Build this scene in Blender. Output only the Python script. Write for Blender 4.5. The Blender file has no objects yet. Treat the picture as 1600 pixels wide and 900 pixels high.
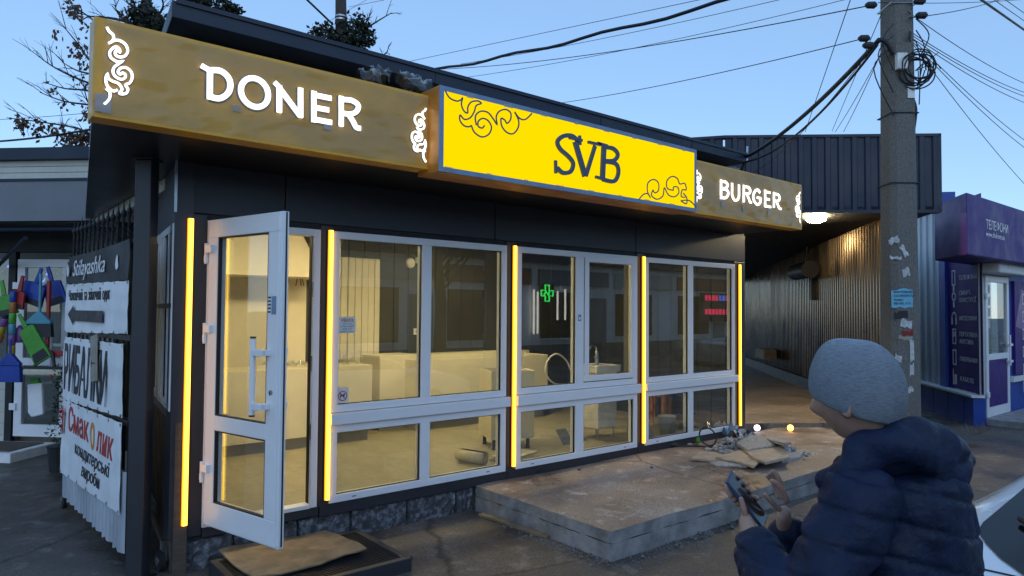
import bpy, bmesh, math, random
import numpy as np
from mathutils import Vector, Matrix
R = math.radians
sc = bpy.context.scene; EXPO = 0.62
rng = random.Random(7)

# ------------------------------------------------------------------ camera
CAM = np.array([-1.378, -5.3448, 1.8045]); YAW, PIT, ROL, FPX = 0.881, 0.0319, 0.0072, 1080.0
FW = np.array([math.cos(YAW)*math.cos(PIT), math.sin(YAW)*math.cos(PIT), math.sin(PIT)])
_r = np.array([math.sin(YAW), -math.cos(YAW), 0.0]); _u = np.cross(_r, FW)
RT = math.cos(ROL)*_r + math.sin(ROL)*_u; UP = -math.sin(ROL)*_r + math.cos(ROL)*_u
cd = bpy.data.cameras.new('camera'); cam = bpy.data.objects.new('camera', cd)
sc.collection.objects.link(cam); sc.camera = cam
M = Matrix.Identity(4)
for i in range(3):
    M[i][0], M[i][1], M[i][2], M[i][3] = RT[i], UP[i], -FW[i], CAM[i]
cam.matrix_world = M
cd.sensor_width = 36; cd.lens = 36*FPX/1600; cd.clip_start = .05; cd.clip_end = 2000
# ------------------------------------------------------------------ sky, dusk light, exposure
w = bpy.data.worlds.new('World'); sc.world = w; w.use_nodes = True
nt = w.node_tree; bg = nt.nodes['Background']
SUN_EL, SUN_AZ = 25.0, 205.0         # behind the photographer (azimuth measured from +Y); strength kept at dusk level
sky = nt.nodes.new('ShaderNodeTexSky'); sky.sky_type = 'NISHITA'; sky.sun_disc = False
sky.sun_elevation = R(SUN_EL); sky.sun_rotation = R(SUN_AZ); sky.altitude = 200; sky.air_density = .9; sky.dust_density = .02; sky.ozone_density = 3.2
tn = nt.nodes.new('ShaderNodeMix'); tn.data_type = 'RGBA'; tn.blend_type = 'MULTIPLY'; tn.inputs[0].default_value = 1; tn.inputs[7].default_value = (1.08, 1.03, 1.0, 1)
nt.links.new(sky.outputs[0], tn.inputs[6]); hz = nt.nodes.new('ShaderNodeMix'); hz.data_type = 'RGBA'; hz.inputs[0].default_value = .6; hz.inputs[7].default_value = (1.42, 2.5, 4.05, 1)   # even twilight blue over the whole sky
nt.links.new(tn.outputs[2], hz.inputs[6]); nt.links.new(hz.outputs[2], bg.inputs[0]); bg.inputs[1].default_value = .15
sd = bpy.data.lights.new('dusk_sun', 'SUN'); sd.energy = .3; sd.angle = R(60); sd.color = (.85, .9, 1)
so = bpy.data.objects.new('dusk_sun', sd); sc.collection.objects.link(so)
_d = Vector((math.sin(R(SUN_AZ))*math.cos(R(25)), math.cos(R(SUN_AZ))*math.cos(R(25)), math.sin(R(25))))
so.rotation_euler = _d.to_track_quat('Z', 'Y').to_euler()
sc.view_settings.view_transform = 'Standard'; sc.view_settings.look = 'None'
sc.view_settings.exposure = EXPO; sc.view_settings.gamma = 1; sc.view_settings.use_curve_mapping = False
sc.render.engine = 'CYCLES'; sc.cycles.use_denoising = True; sc.cycles.max_bounces = 8
sc.cycles.transparent_max_bounces = 16; sc.cycles.sample_clamp_indirect = 4; sc.cycles.caustics_reflective = False; sc.cycles.caustics_refractive = False

# ------------------------------------------------------------------ measuring: photo position -> point on a real plane
def ray(x, y): return FW + RT*(x-800)/FPX - UP*(y-450)/FPX
def onY(x, y, Y=0.): d = ray(x, y); return CAM + d*(Y-CAM[1])/d[1]
def onZ(x, y, Z=0.): d = ray(x, y); return CAM + d*(Z-CAM[2])/d[2]
def dep(x, y, t): return CAM + ray(x, y)*t
class Fr:                      # a wall frame: s along the wall, n outwards, z up
    def __init__(s, o, u):
        s.o = np.array([o[0], o[1], 0.]); u = np.array([u[0], u[1], 0.]); s.u = u/np.linalg.norm(u)
        s.n = np.array([s.u[1], -s.u[0], 0.])
    def p(f, s, n, z): q = f.o + f.u*s + f.n*n; return (q[0], q[1], z)
    def hit(f, x, y, n=0.):
        d = ray(x, y); t = ((f.o + f.n*n - CAM) @ f.n)/(d @ f.n); q = CAM + d*t
        return float((q-f.o) @ f.u), float(q[2])
W0 = Fr((0, 0), (1, 0))
# ------------------------------------------------------------------ mesh helpers
class MB:
    def __init__(s): s.v = []; s.f = []
    def add(s, v, f):
        o = len(s.v); s.v += [tuple(map(float, p)) for p in v]; s.f += [tuple(i+o for i in q) for q in f]; return s
    def box(s, a0, a1, b0, b1, c0, c1, fr=W0):
        if a0 > a1: a0, a1 = a1, a0
        if b0 > b1: b0, b1 = b1, b0
        if c0 > c1: c0, c1 = c1, c0
        P = [fr.p(a, b, c) for c in (c0, c1) for a, b in ((a0, b1), (a1, b1), (a1, b0), (a0, b0))]
        return s.add(P, [(0, 1, 2, 3)[::-1], (4, 5, 6, 7), (0, 1, 5, 4), (1, 2, 6, 5), (2, 3, 7, 6), (3, 0, 4, 7)])
    def tube(s, pts, r, seg=8, cap=True):
        pts = [Vector(p) for p in pts]; n = len(pts); rs = r if isinstance(r, (list, tuple)) else [r]*n
        V = []; F = []; prev = None
        for i, p in enumerate(pts):
            t = (pts[min(i+1, n-1)] - pts[max(i-1, 0)])
            t = t.normalized() if t.length > 1e-9 else Vector((0, 0, 1))
            if prev is None:
                a = t.cross(Vector((0, 0, 1)) if abs(t.z) < .9 else Vector((1, 0, 0))).normalized()
            else:
                a = prev - t*prev.dot(t); a = a.normalized() if a.length > 1e-6 else t.orthogonal().normalized()
            prev = a; b = t.cross(a)
            for k in range(seg):
                an = 2*math.pi*k/seg; V.append(p + (a*math.cos(an) + b*math.sin(an))*rs[i])
        for i in range(n-1):
            for k in range(seg):
                k2 = (k+1) % seg; F.append((i*seg+k, i*seg+k2, (i+1)*seg+k2, (i+1)*seg+k))
        if cap: F.append(tuple(range(seg))[::-1]); F.append(tuple((n-1)*seg+k for k in range(seg)))
        return s.add(V, F)
    def poly(s, pts, n0, n1, fr=W0):          # outline in (s,z), extruded between n0 and n1
        m = len(pts); V = [fr.p(a, n1, b) for a, b in pts] + [fr.p(a, n0, b) for a, b in pts]
        F = [tuple(range(m)), tuple(range(2*m-1, m-1, -1))] + [(i, i+m, (i+1) % m + m, (i+1) % m) for i in range(m)]
        return s.add(V, F)
    def ribbon(s, pts, wd, n0, n1, fr=W0, closed=False):
        P = [np.array(p, float) for p in pts]; m = len(P); A = []; B = []
        for i in range(m):
            if closed: a, b = P[i-1], P[(i+1) % m]
            else: a, b = P[max(i-1, 0)], P[min(i+1, m-1)]
            d1 = P[i]-a; d2 = b-P[i]
            d1 = d1/np.linalg.norm(d1) if np.linalg.norm(d1) > 1e-9 else None
            d2 = d2/np.linalg.norm(d2) if np.linalg.norm(d2) > 1e-9 else None
            if d1 is None: d1 = d2
            if d2 is None: d2 = d1
            t = d1+d2; t = t/max(np.linalg.norm(t), 1e-6); nn = np.array([-t[1], t[0]])
            k = 1/max(.45, float(nn @ np.array([-d1[1], d1[0]])))
            A.append(P[i]+nn*wd/2*k); B.append(P[i]-nn*wd/2*k)
        V = [fr.p(q[0], nn_, q[1]) for nn_ in (n1, n0) for L in (A, B) for q in L]; F = []
        for i in range(m if closed else m-1):
            j = (i+1) % m
            F += [(i, m+i, m+j, j), (2*m+j, 3*m+j, 3*m+i, 2*m+i), (i, j, 2*m+j, 2*m+i), (m+j, m+i, 3*m+i, 3*m+j)]
        if not closed: F += [(0, 2*m, 3*m, m), (m-1, 2*m-1, 4*m-1, 3*m-1)]
        return s.add(V, F)
    def lathe(s, c, ax, prof, seg=20):        # prof: (radius, distance along ax)
        c = Vector(c); ax = Vector(ax).normalized(); a = ax.orthogonal().normalized(); b = ax.cross(a); V = []; F = []
        for r, h in prof:
            for k in range(seg):
                an = 2*math.pi*k/seg; V.append(c + ax*h + (a*math.cos(an)+b*math.sin(an))*r)
        for i in range(len(prof)-1):
            for k in range(seg):
                k2 = (k+1) % seg; F.append((i*seg+k, i*seg+k2, (i+1)*seg+k2, (i+1)*seg+k))
        F.append(tuple(range(seg))[::-1]); F.append(tuple((len(prof)-1)*seg+k for k in range(seg)))
        return s.add(V, F)
    def rock(s, c, rx, ry, rz, seed=0, n=2):
        g = random.Random(seed); bm = bmesh.new(); bmesh.ops.create_icosphere(bm, subdivisions=n, radius=1)
        ph = [g.uniform(0, 6) for _ in range(6)]
        V = []
        for v in bm.verts:
            k = 1+.18*math.sin(3*v.co.x+ph[0])+.16*math.sin(4*v.co.y+ph[1])+.14*math.sin(5*v.co.z+ph[2])+g.uniform(-.1, .1)
            V.append((c[0]+v.co.x*rx*k, c[1]+v.co.y*ry*k, c[2]+v.co.z*rz*k))
        F = [tuple(q.index for q in f.verts) for f in bm.faces]; bm.free(); return s.add(V, F)
    def build(s, name, m, parent=None, smooth=False, bevel=0, seg=2, fix=True):
        me = bpy.data.meshes.new(name); me.from_pydata(s.v, [], s.f); me.update()
        if fix:
            bm = bmesh.new(); bm.from_mesh(me); bmesh.ops.recalc_face_normals(bm, faces=bm.faces); bm.to_mesh(me); bm.free()
        return finish(name, me, m, parent, smooth, bevel, seg)
def finish(name, me, m, parent=None, smooth=False, bevel=0, seg=2):
    me.materials.append(MT[m] if isinstance(m, str) else m)
    if smooth: me.polygons.foreach_set('use_smooth', [True]*len(me.polygons))
    o = bpy.data.objects.new(name, me); sc.collection.objects.link(o)
    if parent is not None: attach(o, parent)
    if bevel:
        b = o.modifiers.new('bevel', 'BEVEL'); b.width = bevel; b.segments = seg; b.limit_method = 'ANGLE'; b.angle_limit = R(40)
    return o
def wloc(o):
    p = Vector(o.location)
    while o.parent: o = o.parent; p = p + Vector(o.location)
    return p
def attach(o, parent):
    o.parent = parent
    o.matrix_parent_inverse = Matrix.Translation(-wloc(parent)) if parent.type == 'EMPTY' else Matrix.Identity(4)
def tag(o, label=None, cat=None, group=None, kind=None):
    if label: o['label'] = label
    if cat: o['category'] = cat
    if group: o['group'] = group
    if kind: o['kind'] = kind
    return o
def thing(name, loc, label, cat, group=None):
    o = bpy.data.objects.new(name, None); o.location = [float(c) for c in loc]; o.empty_display_size = .2
    sc.collection.objects.link(o); return tag(o, label, cat, group)
def copy_tree(o, parent=None):
    c = o.copy(); sc.collection.objects.link(c)
    if parent is not None: c.parent = parent
    for ch in [q for q in bpy.data.objects if q.parent == o]: copy_tree(ch, c)
    return c
def text(name, body, fr, s, z, size, m, parent, n=.004, nf=None, wx=1., shear=0., align='LEFT', bold=0., thick=.0015, space=1.):
    cu = bpy.data.curves.new(name, 'FONT'); cu.body = body; cu.size = size; cu.align_x = align; cu.shear = shear; cu.extrude = thick
    cu.offset = bold; cu.space_character = space; cu.resolution_u = 3
    t = bpy.data.objects.new('tmp', cu); sc.collection.objects.link(t)
    me = bpy.data.meshes.new_from_object(t.evaluated_get(bpy.context.evaluated_depsgraph_get()))
    bpy.data.objects.remove(t); bpy.data.curves.remove(cu)
    for v in me.vertices: v.co = fr.p(s+v.co.x*wx, (nf(s+v.co.x*wx, z+v.co.y) if nf else 0)+n+v.co.z, z+v.co.y)
    me.name = name; return finish(name, me, m, parent)
def crom(pts, n=6, closed=False):
    P = [np.array(p, float) for p in pts]; m = len(P); out = []
    for i in range(m if closed else m-1):
        a, b, c, d = (P[(i-1) % m] if closed or i > 0 else P[0]), P[i], P[(i+1) % m], (P[(i+2) % m] if closed or i+2 < m else P[m-1])
        for k in range(n):
            t = k/n; out.append(.5*((2*b)+(c-a)*t+(2*a-5*b+4*c-d)*t*t+(3*b-a-3*c+d)*t**3))
    if not closed: out.append(P[-1])
    return out
# ------------------------------------------------------------------ materials (all procedural)
MT = {}
def mat(key, col, rough=.5, metal=0., var=.12, scale=8., bump=.0, bscale=60., col2=None, rvar=.1, emit=None, estr=0., stretch=None, sharp=(.35, .65), coat=0., spec=.5):
    m = bpy.data.materials.new(key); m.use_nodes = True; t = m.node_tree; N = t.nodes; L = t.links; b = N['Principled BSDF']
    tc = N.new('ShaderNodeTexCoord'); src = tc.outputs['Object']
    if stretch:
        mp = N.new('ShaderNodeMapping'); mp.inputs['Scale'].default_value = stretch; L.new(src, mp.inputs[0]); src = mp.outputs[0]
    nz = N.new('ShaderNodeTexNoise'); nz.inputs['Scale'].default_value = scale; nz.inputs['Detail'].default_value = 6; nz.inputs['Roughness'].default_value = .6; L.new(src, nz.inputs[0])
    cr = N.new('ShaderNodeValToRGB'); c2 = col2 or tuple(c*(1-var) for c in col); c1 = col if col2 else tuple(min(1, c*(1+var)) for c in col)
    cr.color_ramp.elements[0].position, cr.color_ramp.elements[1].position = sharp
    cr.color_ramp.elements[0].color = (*c2, 1); cr.color_ramp.elements[1].color = (*c1, 1)
    L.new(nz.outputs[0], cr.inputs[0]); L.new(cr.outputs[0], b.inputs['Base Color'])
    mr = N.new('ShaderNodeMapRange'); mr.inputs[1].default_value = .3; mr.inputs[2].default_value = .7
    mr.inputs[3].default_value = max(.03, rough-rvar); mr.inputs[4].default_value = min(1, rough+rvar); L.new(nz.outputs[0], mr.inputs[0]); L.new(mr.outputs[0], b.inputs['Roughness'])
    b.inputs['Metallic'].default_value = metal; b.inputs['Specular IOR Level'].default_value = spec
    if coat: b.inputs['Coat Weight'].default_value = coat; b.inputs['Coat Roughness'].default_value = .05
    if bump:
        n2 = N.new('ShaderNodeTexNoise'); n2.inputs['Scale'].default_value = bscale; n2.inputs['Detail'].default_value = 4; L.new(src, n2.inputs[0])
        bp = N.new('ShaderNodeBump'); bp.inputs['Strength'].default_value = bump; bp.inputs['Distance'].default_value = .01; L.new(n2.outputs[0], bp.inputs['Height']); L.new(bp.outputs[0], b.inputs['Normal'])
    if emit: b.inputs['Emission Color'].default_value = (*emit, 1); b.inputs['Emission Strength'].default_value = estr
    MT[key] = m; return m
def glass(key, tint=(.93, .95, .94), ior=1.6, rough=0., dirt=.03):
    m = bpy.data.materials.new(key); m.use_nodes = True; t = m.node_tree; N = t.nodes; L = t.links; N.clear()
    out = N.new('ShaderNodeOutputMaterial'); mx = N.new('ShaderNodeMixShader'); tr = N.new('ShaderNodeBsdfTransparent'); gl = N.new('ShaderNodeBsdfGlossy'); fr = N.new('ShaderNodeFresnel')
    tr.inputs[0].default_value = (*tint, 1); gl.inputs['Roughness'].default_value = rough; fr.inputs[0].default_value = ior
    L.new(fr.outputs[0], mx.inputs[0]); L.new(tr.outputs[0], mx.inputs[1]); L.new(gl.outputs[0], mx.inputs[2])
    df = N.new('ShaderNodeBsdfDiffuse'); df.inputs[0].default_value = (.5, .5, .5, 1); m2 = N.new('ShaderNodeMixShader')
    tc = N.new('ShaderNodeTexCoord'); nz = N.new('ShaderNodeTexNoise'); nz.inputs['Scale'].default_value = 3; nz.inputs['Detail'].default_value = 8; L.new(tc.outputs['Object'], nz.inputs[0])
    mr = N.new('ShaderNodeMapRange'); mr.inputs[1].default_value = .4; mr.inputs[2].default_value = .8; mr.inputs[3].default_value = 0; mr.inputs[4].default_value = dirt*2; L.new(nz.outputs[0], mr.inputs[0])
    L.new(mr.outputs[0], m2.inputs[0]); L.new(mx.outputs[0], m2.inputs[1]); L.new(df.outputs[0], m2.inputs[2]); L.new(m2.outputs[0], out.inputs[0]); MT[key] = m
def emis(key, col, st):
    m = bpy.data.materials.new(key); m.use_nodes = True; t = m.node_tree; t.nodes.clear(); o = t.nodes.new('ShaderNodeOutputMaterial'); e = t.nodes.new('ShaderNodeEmission')
    e.inputs[0].default_value = (*col, 1); e.inputs[1].default_value = st/2**EXPO; t.links.new(e.outputs[0], o.inputs[0]); MT[key] = m
mat('anthracite', (.03, .031, .038), .42, 0, .06, 2, .04, 300, rvar=.04)
mat('soffit', (.012, .0115, .013), .34, 0, .06, 2, 0, rvar=.03, spec=.3)
mat('roof_metal', (.007, .015, .036), .5, 0, .1, 2)
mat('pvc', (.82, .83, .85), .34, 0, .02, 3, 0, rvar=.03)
mat('grey_plastic', (.30, .30, .31), .6, 0, .05)  # plain mid-grey plastic for plinths, small fittings and the bag
mat('rubber', (.012, .012, .013), .6)
mat('steel', (.45, .46, .48), .32, 1, .1)
mat('zinc', (.42, .46, .51), .45, .15, .18, 3, .05, 30, stretch=(1, 1, .3))
mat('black_iron', (.018, .018, .02), .5, .3, .2, 20)
mat('passage_metal', (.10, .07, .042), .24, .75, .3, 2, .05, 30, col2=(.035, .026, .018), stretch=(1, 1, .3))
mat('concrete', (.36, .355, .35), .85, 0, .2, 6, .7, 90, col2=(.2, .195, .19))
mat('concrete_dark', (.20, .20, .20), .9, 0, .2, 9, .9, 60, col2=(.05, .05, .055))
mat('frosted_block', (.36, .39, .45), .9, 0, .2, 20, 1., 60, col2=(.055, .057, .064), sharp=(.46, .85))
mat('cream', (.74, .69, .55), .45, 0, .05, 3)
mat('cream_dark', (.45, .42, .34), .6, 0, .1)
mat('slat_white', (.66, .62, .53), .5, 0, .06)
mat('dark_wall', (.042, .045, .05), .55, 0, .15, 4, .05, 40)
mat('indoor_floor', (.36, .33, .26), .55, 0, .2, 6, .2, 60, col2=(.24, .22, .17))
mat('ceiling_paint', (.7, .68, .62), .7)
mat('gold', (.74, .37, .032), .45, 0, .1, 4)
mat('gold_side', (.55, .22, .03), .4, .1)
mat('film_blue', (.16, .25, .38), .35, 0, .12, 6)
mat('vinyl_slate', (.06, .09, .135), .45)
mat('tape', (.42, .42, .42), .35, 0, .15, 30)
mat('wood_ply', (.3, .225, .14), .85, 0, .2, 6, .6, 50, col2=(.15, .115, .075))
mat('wood_dark', (.085, .06, .043), .7, 0, .3, 6, .3, 40, stretch=(1, 1, 6))
mat('wood_orange', (.42, .17, .04), .6, 0, .2, 8)
mat('white_paint', (.75, .75, .74), .5, 0, .1)
mat('banner_white', (.82, .83, .85), .45, 0, .06, 5)
mat('banner_dark', (.016, .018, .026), .5, 0, .2, 4, spec=.3)
mat('ink', (.014, .015, .02), .5)
mat('ink_red', (.42, .03, .03), .5)
mat('ink_orange', (.62, .24, .03), .5)
mat('cardboard', (.33, .29, .24), .85, 0, .15, 10)
mat('paper', (.62, .62, .6), .8, 0, .2, 25, col2=(.35, .35, .36))
mat('paper_blue', (.16, .43, .56), .75, 0, .1, 20)
mat('siding_cream', (.52, .52, .46), .6, 0, .06)
mat('grey_panel', (.17, .185, .205), .6, 0, .08, 3)
mat('purple', (.05, .018, .165), .5, 0, .08, 3, spec=.25)
mat('purple_side', (.06, .015, .075), .5, 0, .08, 3, spec=.25)
mat('blue_paint', (.02, .065, .33), .5, 0, .12, 4)
mat('pole_concrete', (.21, .2, .18), .95, 0, .3, 80, 1., 110, col2=(.115, .108, .098), sharp=(.35, .65))
mat('cable', (.012, .013, .018), .55)
mat('bark', (.05, .042, .036), .9, 0, .3, 15, .8, 30)
mat('dry_leaf', (.1, .055, .032), .8, 0, .35, 9)
mat('ivy', (.022, .03, .018), .7, 0, .4, 9)
mat('jacket', (.006, .013, .04), .62, 0, .3, 12, .9, 26, spec=.3)
mat('jacket_lining', (.008, .01, .02), .6)
mat('knit', (.33, .375, .43), .95, 0, .2, 70, 1., 160, stretch=(1, 1, 6))
mat('skin', (.42, .245, .18), .55, 0, .1, 25, .1, 150)
mat('trousers', (.02, .022, .03), .8, 0, .2, 30)
mat('hair', (.018, .014, .012), .7, 0, .3, 80)
mat('phone_case', (.02, .045, .1), .3, 0, .05)
mat('phone_black', (.006, .006, .008), .12)
mat('car_white', (.72, .75, .8), .22, 0, .03, 3, coat=.6)
mat('car_grey', (.28, .3, .32), .25, .4, .03, 3, coat=.6)
mat('car_glass', (.006, .007, .009), .1, 0, .3, 3, rvar=.02, spec=.07)
mat('tyre', (.014, .014, .015), .8)
mat('plaster', (.78, .78, .76), .8, 0, .1, 2, .2, 40)
mat('brick_red', (.26, .09, .06), .8, 0, .2, 10)
mat('plastic_green', (0.060, 0.300, 0.030), .35); mat('plastic_red', (0.300, 0.018, 0.018), .35); mat('plastic_blue', (0.012, 0.048, 0.300), .35); mat('plastic_cyan', (0.072, 0.270, 0.360), .35)
mat('plastic_purple', (0.180, 0.072, 0.252), .4); mat('plastic_yellow', (0.360, 0.252, 0.012), .4); mat('plastic_dark', (0.018, 0.018, 0.021), .5); mat('plastic_orange', (0.360, 0.120, 0.030), .4)
mat('bucket', (.4, .4, .38), .6); mat('lino', (.55, .5, .38), .6, 0, .1, 12)
mat('tile_slate', (.13, .14, .155), .5, 0, .1, 9)
mat('stone_tan', (.52, .43, .32), .8, 0, .2, 9, .5, 60, col2=(.36, .29, .22)); mat('gravel_dark', (.2, .2, .205), .95, 0, .3, 30); mat('rubble_grey', (.48, .47, .46), .95, 0, .3, 30, 1, 60, col2=(.22, .22, .225))
mat('plant', (.03, .05, .025), .7, 0, .4, 9)
mat('white_plastic', (.72, .72, .7), .4)
glass('glass', (.9, .92, .9), 1.52, 0, .012)
glass('door_glass', (.94, .95, .93), 1.45, 0, .01)
glass('film', (.96, .96, .96), 1.35, .14, .1); glass('tape_film', (.9, .9, .9), 1.35, .2, .3)
glass('poly', (.93, .94, .95), 1.5, .12, .03)
emis('led', (1, .27, .008), 3.2); emis('led_core', (1, .6, .05), 4.6)
emis('letter', (1, .98, .95), 2.2)
emis('svb_face', (1, .72, .0), 1.06)
emis('ceiling_lamp', (1, .79, .38), 84.0)
emis('passage_lamp', (1, .78, .42), 380.0)
emis('spot_white', (.9, .75, 1), 5.0); emis('spot_orange', (1, .42, .06), 9.0)
emis('neon_green', (.05, 1, .15), 4.0); emis('neon_white', (1, .97, .9), 2.5); emis('neon_red', (1, .05, .15), 2.2); emis('neon_blue', (.1, .2, 1), 2.2)
emis('shop_glow', (1, .8, .5), .55)
def ground_mat(key, base, dark, pale, wet=.3, frost=0.):
    m = bpy.data.materials.new(key); m.use_nodes = True; t = m.node_tree; N = t.nodes; L = t.links; b = N['Principled BSDF']; tc = N.new('ShaderNodeTexCoord')
    def noise(s, d=8, r=.62):
        n = N.new('ShaderNodeTexNoise'); n.inputs['Scale'].default_value = s; n.inputs['Detail'].default_value = d; n.inputs['Roughness'].default_value = r; L.new(tc.outputs['Object'], n.inputs[0]); return n
    def ramp(src, p0, p1, c0, c1):
        r = N.new('ShaderNodeValToRGB'); r.color_ramp.elements[0].position = p0; r.color_ramp.elements[1].position = p1
        r.color_ramp.elements[0].color = (*c0, 1); r.color_ramp.elements[1].color = (*c1, 1); L.new(src.outputs[0], r.inputs[0]); return r
    def mix(f, a, c):
        x = N.new('ShaderNodeMix'); x.data_type = 'RGBA'; L.new(f, x.inputs[0]); L.new(a, x.inputs[6]); L.new(c, x.inputs[7]); return x.outputs[2]
    big = noise(.75); mid = noise(5.5); fine = noise(70, 3)
    c1 = ramp(big, .4, .62, dark, base); c2 = ramp(mid, .55, .72, (0, 0, 0), (1, 1, 1)); pal = N.new('ShaderNodeRGB'); pal.outputs[0].default_value = (*pale, 1)
    col = mix(c2.outputs[0], c1.outputs[0], pal.outputs[0])
    f2 = ramp(fine, .3, .7, (.5, .5, .5), (1.4, 1.4, 1.4)); mu = N.new('ShaderNodeMix'); mu.data_type = 'RGBA'; mu.blend_type = 'MULTIPLY'; mu.inputs[0].default_value = 1
    vo = N.new('ShaderNodeTexVoronoi'); vo.feature = 'DISTANCE_TO_EDGE'; vo.inputs['Scale'].default_value = .42; dv = N.new('ShaderNodeMix'); dv.data_type = 'RGBA'; dv.inputs[0].default_value = .16
    n4 = noise(2.2, 6); L.new(tc.outputs['Object'], dv.inputs[6]); L.new(n4.outputs['Color'], dv.inputs[7]); L.new(dv.outputs[2], vo.inputs['Vector'])
    ck = ramp(vo, .0015, .006, (.35, .35, .35), (1, 1, 1)); m5 = N.new('ShaderNodeMix'); m5.data_type = 'RGBA'; m5.blend_type = 'MULTIPLY'; m5.inputs[0].default_value = 1
    L.new(col, mu.inputs[6]); L.new(f2.outputs[0], mu.inputs[7]); L.new(mu.outputs[2], m5.inputs[6]); L.new(ck.outputs[0], m5.inputs[7]); L.new(m5.outputs[2], b.inputs['Base Color'])
    rr_ = N.new('ShaderNodeMapRange'); rr_.inputs[1].default_value = .38; rr_.inputs[2].default_value = .6; rr_.inputs[3].default_value = wet; rr_.inputs[4].default_value = .9; L.new(big.outputs[0], rr_.inputs[0]); L.new(rr_.outputs[0], b.inputs['Roughness'])
    ad = N.new('ShaderNodeMath'); ad.operation = 'MULTIPLY_ADD'; ad.inputs[1].default_value = 2.; L.new(mid.outputs[0], ad.inputs[0]); L.new(fine.outputs[0], ad.inputs[2])
    bp = N.new('ShaderNodeBump'); bp.inputs['Strength'].default_value = .5; bp.inputs['Distance'].default_value = .012; L.new(ad.outputs[0], bp.inputs['Height']); L.new(bp.outputs[0], b.inputs['Normal'])
    MT[key] = m
ground_mat('asphalt', (.14, .117, .1), (.058, .047, .039), (.2, .185, .175), .24)
ground_mat('platform_top', (.38, .315, .27), (.17, .12, .09), (.54, .49, .45), .16)
ground_mat('passage_floor', (.3, .24, .18), (.2, .155, .115), (.34, .29, .23), .5)
def fres(key, r0):
    t = MT[key].node_tree; N = t.nodes; L = t.links; f = [n for n in N if n.type == 'FRESNEL'][0]; tgt = f.outputs[0].links[0].to_socket
    lw = N.new('ShaderNodeLayerWeight'); lw.inputs[0].default_value = .5; pw = N.new('ShaderNodeMath'); pw.operation = 'POWER'; pw.inputs[1].default_value = 4
    ma = N.new('ShaderNodeMath'); ma.operation = 'MULTIPLY_ADD'; ma.inputs[1].default_value = 1-r0; ma.inputs[2].default_value = r0
    L.new(lw.outputs['Facing'], pw.inputs[0]); L.new(pw.outputs[0], ma.inputs[0]); L.new(ma.outputs[0], tgt); N.remove(f)
fres('glass', .11); fres('door_glass', .09); fres('film', .035); fres('tape_film', .04)
def film_patches(key, col, lo, hi, mx):
    t = MT[key].node_tree; N = t.nodes; mr = [q for q in N if q.type == 'MAP_RANGE'][0]; nz = [q for q in N if q.type == 'TEX_NOISE'][0]; df = [q for q in N if q.type == 'BSDF_DIFFUSE'][0]
    df.inputs[0].default_value = (*col, 1); nz.inputs['Scale'].default_value = 1.5; nz.inputs['Detail'].default_value = 3; mr.inputs[1].default_value = lo; mr.inputs[2].default_value = hi; mr.inputs[3].default_value = .1; mr.inputs[4].default_value = mx
    mp = N.new('ShaderNodeMapping'); mp.inputs['Scale'].default_value = (1.1, 1, 2.6); tc = [q for q in N if q.type == 'TEX_COORD'][0]; t.links.new(tc.outputs['Object'], mp.inputs[0]); t.links.new(mp.outputs[0], nz.inputs[0])
film_patches('film', (.48, .37, .22), .42, .58, .3); film_patches('tape_film', (.5, .5, .5), .3, .6, .5); fres('poly', .06)
# ================================================================== SETTING
GZ = -.1
mb = MB(); n = 130
xs = np.concatenate([[-300, -120, -50, -25], np.linspace(-12, 26, n), [45, 80, 150, 300]]); ys = np.concatenate([[-300, -120, -50, -30], np.linspace(-18, 16, n), [35, 80, 150, 300]])
for y in ys:
    for x in xs:
        z = GZ + .006*math.sin(1.7*x+.6*y)+.005*math.sin(2.3*y-1.1*x)
        if abs(x) > 30 or abs(y) > 30: z = GZ
        mb.v.append((float(x), float(y), z))
k = len(xs)
mb.f = [(j*k+i, j*k+i+1, (j+1)*k+i+1, (j+1)*k+i) for j in range(len(ys)-1) for i in range(k-1)]
tag(mb.build('ground', 'asphalt', smooth=True, fix=False), kind='structure')
# concrete platform in front of the windows (poured in two lifts)
PX0, PX1, PY, PZ = 2.6, 8.6, 1.73, .129
mb = MB(); g = random.Random(3)
nx, ny = 60, 20
EXF = lambda y: .006*math.sin(9*y)+.004*math.sin(21*y+1)
EYF = lambda x: .006*math.sin(8*x)+.004*math.sin(15*x+2)
def ph(x, y): return PZ + .004*math.sin(3*x+1.3*y)+.003*math.sin(7*y-2*x)
X = np.linspace(PX0, PX1, nx); Yv = np.linspace(-PY, -.004, ny)
for j, y in enumerate(Yv):
    for i, x in enumerate(X):
        mb.v.append((x+(EXF(y) if i == 0 else 0), y+(EYF(x) if j == 0 else 0), ph(x, y)-(.007 if (i == 0 or j == 0) else .002 if (i == 1 or j == 1) else 0)))
mb.f = [(j*nx+i, j*nx+i+1, (j+1)*nx+i+1, (j+1)*nx+i) for j in range(ny-1) for i in range(nx-1)]
plat = tag(mb.build('platform', 'platform_top', smooth=True, fix=False), kind='structure')
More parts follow.
